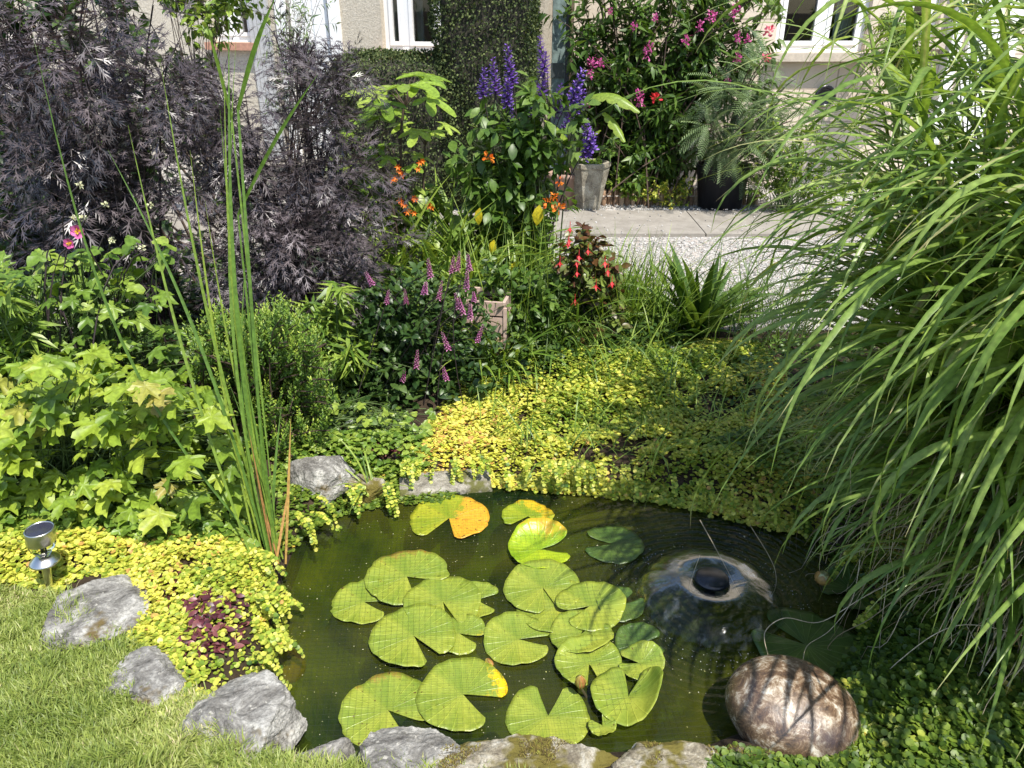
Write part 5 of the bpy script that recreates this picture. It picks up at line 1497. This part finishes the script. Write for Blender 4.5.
# trailing runners over the banks, hanging to the water
mb = MB(); lf = MB()
for i in range(110):
    if i < 60: px, py = rng.choice([(x, y) for x, y in zip(range(400, 800, 6), np.interp(range(400, 800, 6), [400, 500, 640, 700, 800], [464, 462, 472, 484, 508]))]); dr = np.array([U(-.4, .4), -1, 0])
    else: px, py = rng.choice([(262, 560), (265, 590), (262, 615), (268, 640), (250, 662), (265, 600), (300, 520), (320, 505), (350, 494), (380, 486), (860, 560), (880, 610), (850, 690)]); dr = np.array([.8 if px < 330 else (-1 if px > 800 else .1), U(-.8, .2), 0])
    p0 = G(px + U(-8, 8), py + U(-3, 3), .0); dr = norm(dr) 
    L = U(.03, .09); tt = np.linspace(0, 1, 7)
    C = p0 + dr * (L * np.sqrt(tt))[:, None] + np.array([0, 0, .03]) - np.array([0, 0, 1.]) * (U(.03, .13) * tt ** 1.5)[:, None]
    C += np.cumsum(rng.normal(0, .003, C.shape), 0); C[:, 2] = np.maximum(C[:, 2], WZ + .002)
    mb.tubes(C, .0007, 3, rnd=[.3])
    k = 10; p, d = at_t(C[None], np.linspace(.1, 1, k)[None]); p = p[0].repeat(2, 0); d = d[0].repeat(2, 0)
    s_ = np.cross(d, [0, 0, 1]) * np.tile([1, -1], k)[:, None]
    lf.scatter(ROUND, p, norm(s_ + d * .3), norm(rng.normal(0, .3, p.shape) + [0, -.3, 1]), U(.010, .017, 2 * k), np.clip(rng.normal(.5, .2, 2 * k), 0, 1))
for m_ in range(len(mb.V)): lf.V.append(mb.V[m_]); lf.R.append(mb.R[m_])
lf.F[4] += [f + lf.n for f in mb.F[4]]; lf.M[4] += mb.M[4]; lf.n += mb.n
tag(lf.build('trailing_creeper', L_jen), kind='stuff')

# moss tufts and tiny weeds on the front stones
mb = MB(); N = 26000
q = samp(wpoly([(440, 745), (620, 735), (720, 730), (790, 735), (790, 800), (440, 800)], .03), N)
k = wob(q[:, 0], q[:, 1], 14) + .5 * wob(q[:, 0], q[:, 1], 40) > .05; q = q[k]
from mathutils.bvhtree import BVHTree
dg = bpy.context.evaluated_depsgraph_get()
def tops(q, names=('edging_rock',)):
    z = np.full(len(q), -9.)
    for o in bpy.data.objects:
        if o.name.split('.')[0] in names:
            bt = BVHTree.FromObject(o, dg); L0 = np.array(o.location)
            for i, p in enumerate(q):
                h_ = bt.ray_cast(Vector((p[0] - L0[0], p[1] - L0[1], 2)), Vector((0, 0, -1)))
                if h_[0] is not None: z[i] = max(z[i], h_[0].z + L0[2])
    return z
zt = tops(q); k = zt > -.05; q = q[k]; zt = zt[k]; N = len(q)
L_moss = leafmat('moss', [(0, (.07, .05, .02)), (.5, (.16, .12, .03)), (.8, (.26, .22, .05)), (1, (.30, .32, .05))], .9, .2)
ribbons(mb, np.c_[q, zt - .002], U(0, 6.28, N), U(.6, 1.5, N), U(.004, .013, N), U(.0010, .0022, N), U(.2, 1, N), 2, 0)
tag(mb.build('moss', L_moss), kind='stuff')

# ---- reeds
b_ = G(272, 560, -.05)
t = thing('reed_clump', b_, 'tall upright reed blades rising from the left bank of the pond', 'reeds')
mb = MB(); tips = [(229, 0, 2.3, .011), (224, 62, 2.3, .009), (236, 40, 2.35, .009), (220, 110, 2.3, .008), (243, 180, 2.35, .007),
                   (247, 240, 2.3, .007), (205, 200, 2.3, .007)]
def blade_to(mb, a, b, w_, bow=(0, 0, 0), rnd=.5, n_=16, face=None):
    tt = np.linspace(0, 1, n_)
    C = a * (1 - tt[:, None]) + b * tt[:, None] + np.array(bow) * np.sin(pi * tt)[:, None] + np.array([0, 0, 0.])
    d = norm(np.gradient(C, axis=0)); ref = np.array([.25, -1, .15]) if face is None else np.array(face)
    s = norm(np.cross(d, ref)); nn = np.cross(d, s)
    pr = np.minimum(1, .7 + tt) * np.clip((1 - tt) / .45, .03, 1) ** .8
    W = (w_ / 2 * pr)[:, None]
    V = np.stack([C - s * W - nn * W * .3, C, C + s * W - nn * W * .3], 1).reshape(-1, 3)
    i = np.arange(n_ - 1)[:, None] * 3
    mb.addb(V, np.concatenate([i + np.array([[0, 1, 4, 3]]), i + np.array([[1, 2, 5, 4]])]), [rnd])
for (px, py, Y, w_) in tips:
    a = b_ + np.r_[rng.normal(0, .02, 2), 0]
    blade_to(mb, a, PY(px, py, Y), w_, (U(-.07, -.01), U(-.03, .03), 0), U(.3, .9))
for (px, py, Y, w_, bow) in ((33, 35, 2.25, .009, (-.13, 0, -.10)), (128, 125, 2.3, .009, (-.03, 0, .0)), (108, 150, 2.3, .010, (.03, 0, .10)), (160, 60, 2.3, .009, (-.03, 0, 0)), (190, 150, 2.3, .008, (-.02, 0, .02))):
    blade_to(mb, b_ + np.r_[rng.normal(0, .02, 2), 0], PY(px, py, Y), w_, bow, U(.3, .9))
for (a_, b2_, w_) in (((238, 110), (276, -4), .013), ((238, 215), (318, 74), .010), ((232, 120), (205, 20), .009)):
    blade_to(mb, PY(*a_, 2.3), PY(*b2_, 2.25), w_, (.0, 0, .02), U(.3, .7))
    blade_to(mb, PY(*a_, 2.3), b_ + np.r_[rng.normal(0, .015, 2), 0], w_ * .7, (.0, 0, .0), U(.3, .7))
for i in range(6):
    blade_to(mb, b_ + np.r_[rng.normal(0, .03, 2), 0], PY(U(225, 285), U(330, 450), U(2.05, 2.25)), U(.006, .011), (U(-.04, .04), U(-.03, .03), 0), U(.2, 1))
# folded broken blade and arching one to the right
mb2 = MB()
for i in range(5):
    blade_to(mb2, b_ + np.r_[rng.normal(0, .035, 2), 0], PY(U(240, 295), U(410, 500), U(2.05, 2.2)), U(.005, .009), (0, 0, 0), U(.2, 1))
mb.build('blades', L_reed, t); mb2.build('dry_blades', leafmat('reed_brown', [(0, (.22, .10, .04)), (.5, (.40, .22, .07)), (1, (.50, .38, .10))], .5, .2), t)
# thin sedge on the far left bank
b2 = G(372, 497, -.06)
grass_clump('bank_grass', 'few thin arching grass blades growing from the water by the far left rock', 'plant', b2, 12, (0, 2 * pi), (1.0, 1.5), (.18, .32), (.004, .007), (.8, 2.2), L_ygr, .02)

# ---- miscanthus
MBASE = np.array([1.66, 1.84, 0])
t = thing('tall_grass_clump', MBASE, 'huge arching grass with broad strap leaves filling the right side', 'ornamental grass')
NS = 300
a2 = U(0, 2 * pi, NS); r_ = .42 * np.sqrt(rng.random(NS))
P = MBASE + np.c_[r_ * np.cos(a2), r_ * np.sin(a2) * 1.1, np.zeros(NS)]
Ls = U(.9, 1.95, NS) * (1 - .28 * np.clip(-np.cos(a2) * r_ / .42, 0, 1))
lean = .32 * r_ / .42
mb = MB(); C = np.zeros((NS, 8, 3))
tt = np.linspace(0, 1, 8)
lx = lean * np.cos(a2) + rng.normal(-.04, .09, NS); ly = lean * np.sin(a2) + rng.normal(-.04, .10, NS)
for i in range(8):
    C[:, i] = P + np.c_[lx * tt[i] ** 1.3 * Ls * .7, ly * tt[i] ** 1.3 * Ls * .7, Ls * tt[i]]
mb.tubes(C, np.linspace(.0042, .002, 8)[None], 5)
mb.build('culms', leafmat('culm', [(0, (.16, .14, .06)), (.5, (.12, .18, .04)), (1, (.24, .22, .10))], .5, .1), t)
fb = MB(); NL = 8
tl = np.sort(U(.12, 1, (NS, NL)), 1)
p, d = at_t(C, tl); p = p.reshape(-1, 3)
N = len(p)
az = np.arctan2(p[:, 1] - MBASE[1], p[:, 0] - MBASE[0]) * .0 + U(0, 2 * pi, N)
out_az = np.arctan2(ly, lx).repeat(NL)
az = out_az + rng.normal(0, .95, N)
hN = p[:, 2]
L = U(.5, 1.05, N) * (1 - .15 * (hN < .4))
Cb = ribbons(fb, p, az, U(.75, 1.35, N), L, U(.012, .028, N), U(1.4, 3.0, N), 12, .22, rib=.22, tipb=.35, rnd=np.clip(rng.normal(.5, .2, N), 0, 1), base=.7, tipw=.35)
# leaves that arch out over the pond to the left
N = 75
q = U(0, 1, N)
p0 = np.c_[U(1.1, 1.6, N), U(1.3, 2.2, N), U(.5, 1.15, N)]
ribbons(fb, p0, pi + rng.normal(0, .5, N), U(.3, 1.1, N), U(.5, .95, N), U(.013, .028, N), U(1.4, 2.6, N), 14, .22, rib=.22, tipb=.3, rnd=np.clip(rng.normal(.5, .22, N), 0, 1), base=.8, tipw=.35)
# upright young leaves in the top of the clump
N = 130
ribbons(fb, np.c_[U(1.45, 2.15, N), U(1.6, 2.2, N), U(.85, 1.5, N)], U(0, 2 * pi, N), U(.95, 1.45, N), U(.5, .9, N), U(.017, .031, N), U(.8, 1.9, N), 12, .22, rib=.22, tipb=.2, rnd=np.clip(rng.normal(.6, .2, N), 0, 1), base=.8, tipw=.35)
# short leaves crowding the foot of the clump
N = 420
a2_ = U(0, 2 * pi, N); r2_ = U(.2, .5, N)
ribbons(fb, MBASE + np.c_[r2_ * np.cos(a2_), r2_ * np.sin(a2_), U(.05, .65, N)], a2_ + rng.normal(0, .5, N), U(.6, 1.3, N), U(.35, .75, N), U(.009, .020, N), U(1.4, 2.9, N), 10, .22, rib=.22, tipb=.45, rnd=np.clip(rng.normal(.5, .22, N), 0, 1), base=.7, tipw=.35)
# broad front leaves hanging towards the lawn
N = 34
p0 = np.c_[U(1.15, 1.75, N), U(1.25, 1.7, N), U(.7, 1.35, N)]
ribbons(fb, p0, pi * 1.15 + rng.normal(0, .5, N), U(.5, 1.2, N), U(.6, 1.05, N), U(.020, .031, N), U(2.0, 2.9, N), 16, .22, rib=.22, tipb=.3, rnd=np.clip(rng.normal(.6, .2, N), 0, 1), base=.8, tipw=.35)
fb.build('foliage', L_misc, t)
db_ = MB()
# dry curling leaves low down
for i in range(420):
    a = U(0, 2 * pi) if i % 3 else pi * 1.15 + U(-1.1, .9)
    p0 = MBASE + np.array([.38 * cos(a) * U(.6, 1.2), .42 * sin(a) * U(.6, 1.2), U(.10, .75)])
    n_ = 22; v = np.array([cos(a) * .7 - .2, sin(a) * .7, U(-.3, .4)]); v = v / np.linalg.norm(v)
    L = U(.25, .65); w1, w2 = U(2, 6, 2); ph = U(0, 6, 2); C = [p0]
    for j in range(n_):
        u = j / n_
        v = v + np.array([sin(ph[0] + u * w1 * 3) * .16, cos(ph[1] + u * w2 * 3) * .16, -.10 + .05 * sin(ph[0] + u * 9)])
        v /= np.linalg.norm(v); C.append(C[-1] + v * L / n_)
    C = np.array(C); C[:, 2] = np.maximum(C[:, 2], np.where(inpoly(C[:, 0], C[:, 1], POND), WZ + .01, .04))
    db_.tubes(C, (U(.0008, .0030) * (1 - np.linspace(0, 1, n_ + 1) * .7))[None], 4, rnd=[rng.random()])
# the long pale stalks that curl over the boulder and the fountain
def curl(px, Y, r_=.0016):
    K_ = np.array([PY(x, y, yy) for (x, y), yy in zip(px, np.linspace(*Y, len(px)))])
    n_ = 40; f = np.linspace(0, len(K_) - 1, n_); i = np.clip(f.astype(int), 0, len(K_) - 2); u = (f - i)[:, None]
    pm = K_[np.clip(i - 1, 0, None)]; p1 = K_[i]; p2 = K_[i + 1]; p3 = K_[np.clip(i + 2, None, len(K_) - 1)]
    C = .5 * (2 * p1 + (p2 - pm) * u + (2 * pm - 5 * p1 + 4 * p2 - p3) * u ** 2 + (3 * p1 - pm - 3 * p2 + p3) * u ** 3)
    db_.tubes(C, np.linspace(r_, r_ * .5, n_)[None], 5, rnd=[.9])
curl([(905, 575), (862, 598), (820, 622), (785, 618), (765, 632), (768, 655)], (1.75, 1.55))
curl([(860, 560), (852, 600), (830, 630), (808, 645), (803, 660)], (1.75, 1.55), .0012)
curl([(700, 520), (722, 560), (742, 600), (752, 622)], (1.95, 1.9), .0012)
curl([(750, 525), (775, 570), (768, 600), (728, 618)], (1.95, 1.9), .001)
curl([(1040, 690), (985, 725), (950, 715), (935, 700)], (1.45, 1.5))
curl([(1040, 640), (960, 625), (900, 660), (868, 700), (890, 712)], (1.5, 1.5))
curl([(905, 470), (890, 560), (880, 640), (878, 685)], (1.7, 1.6), .0012)
curl([(1010, 560), (960, 600), (1000, 680), (1030, 700)], (1.6, 1.5))
curl([(700, 555), (690, 590), (708, 600), (680, 642)], (1.95, 1.9), .0009)
db_.build('dry_leaves', L_straw, t)
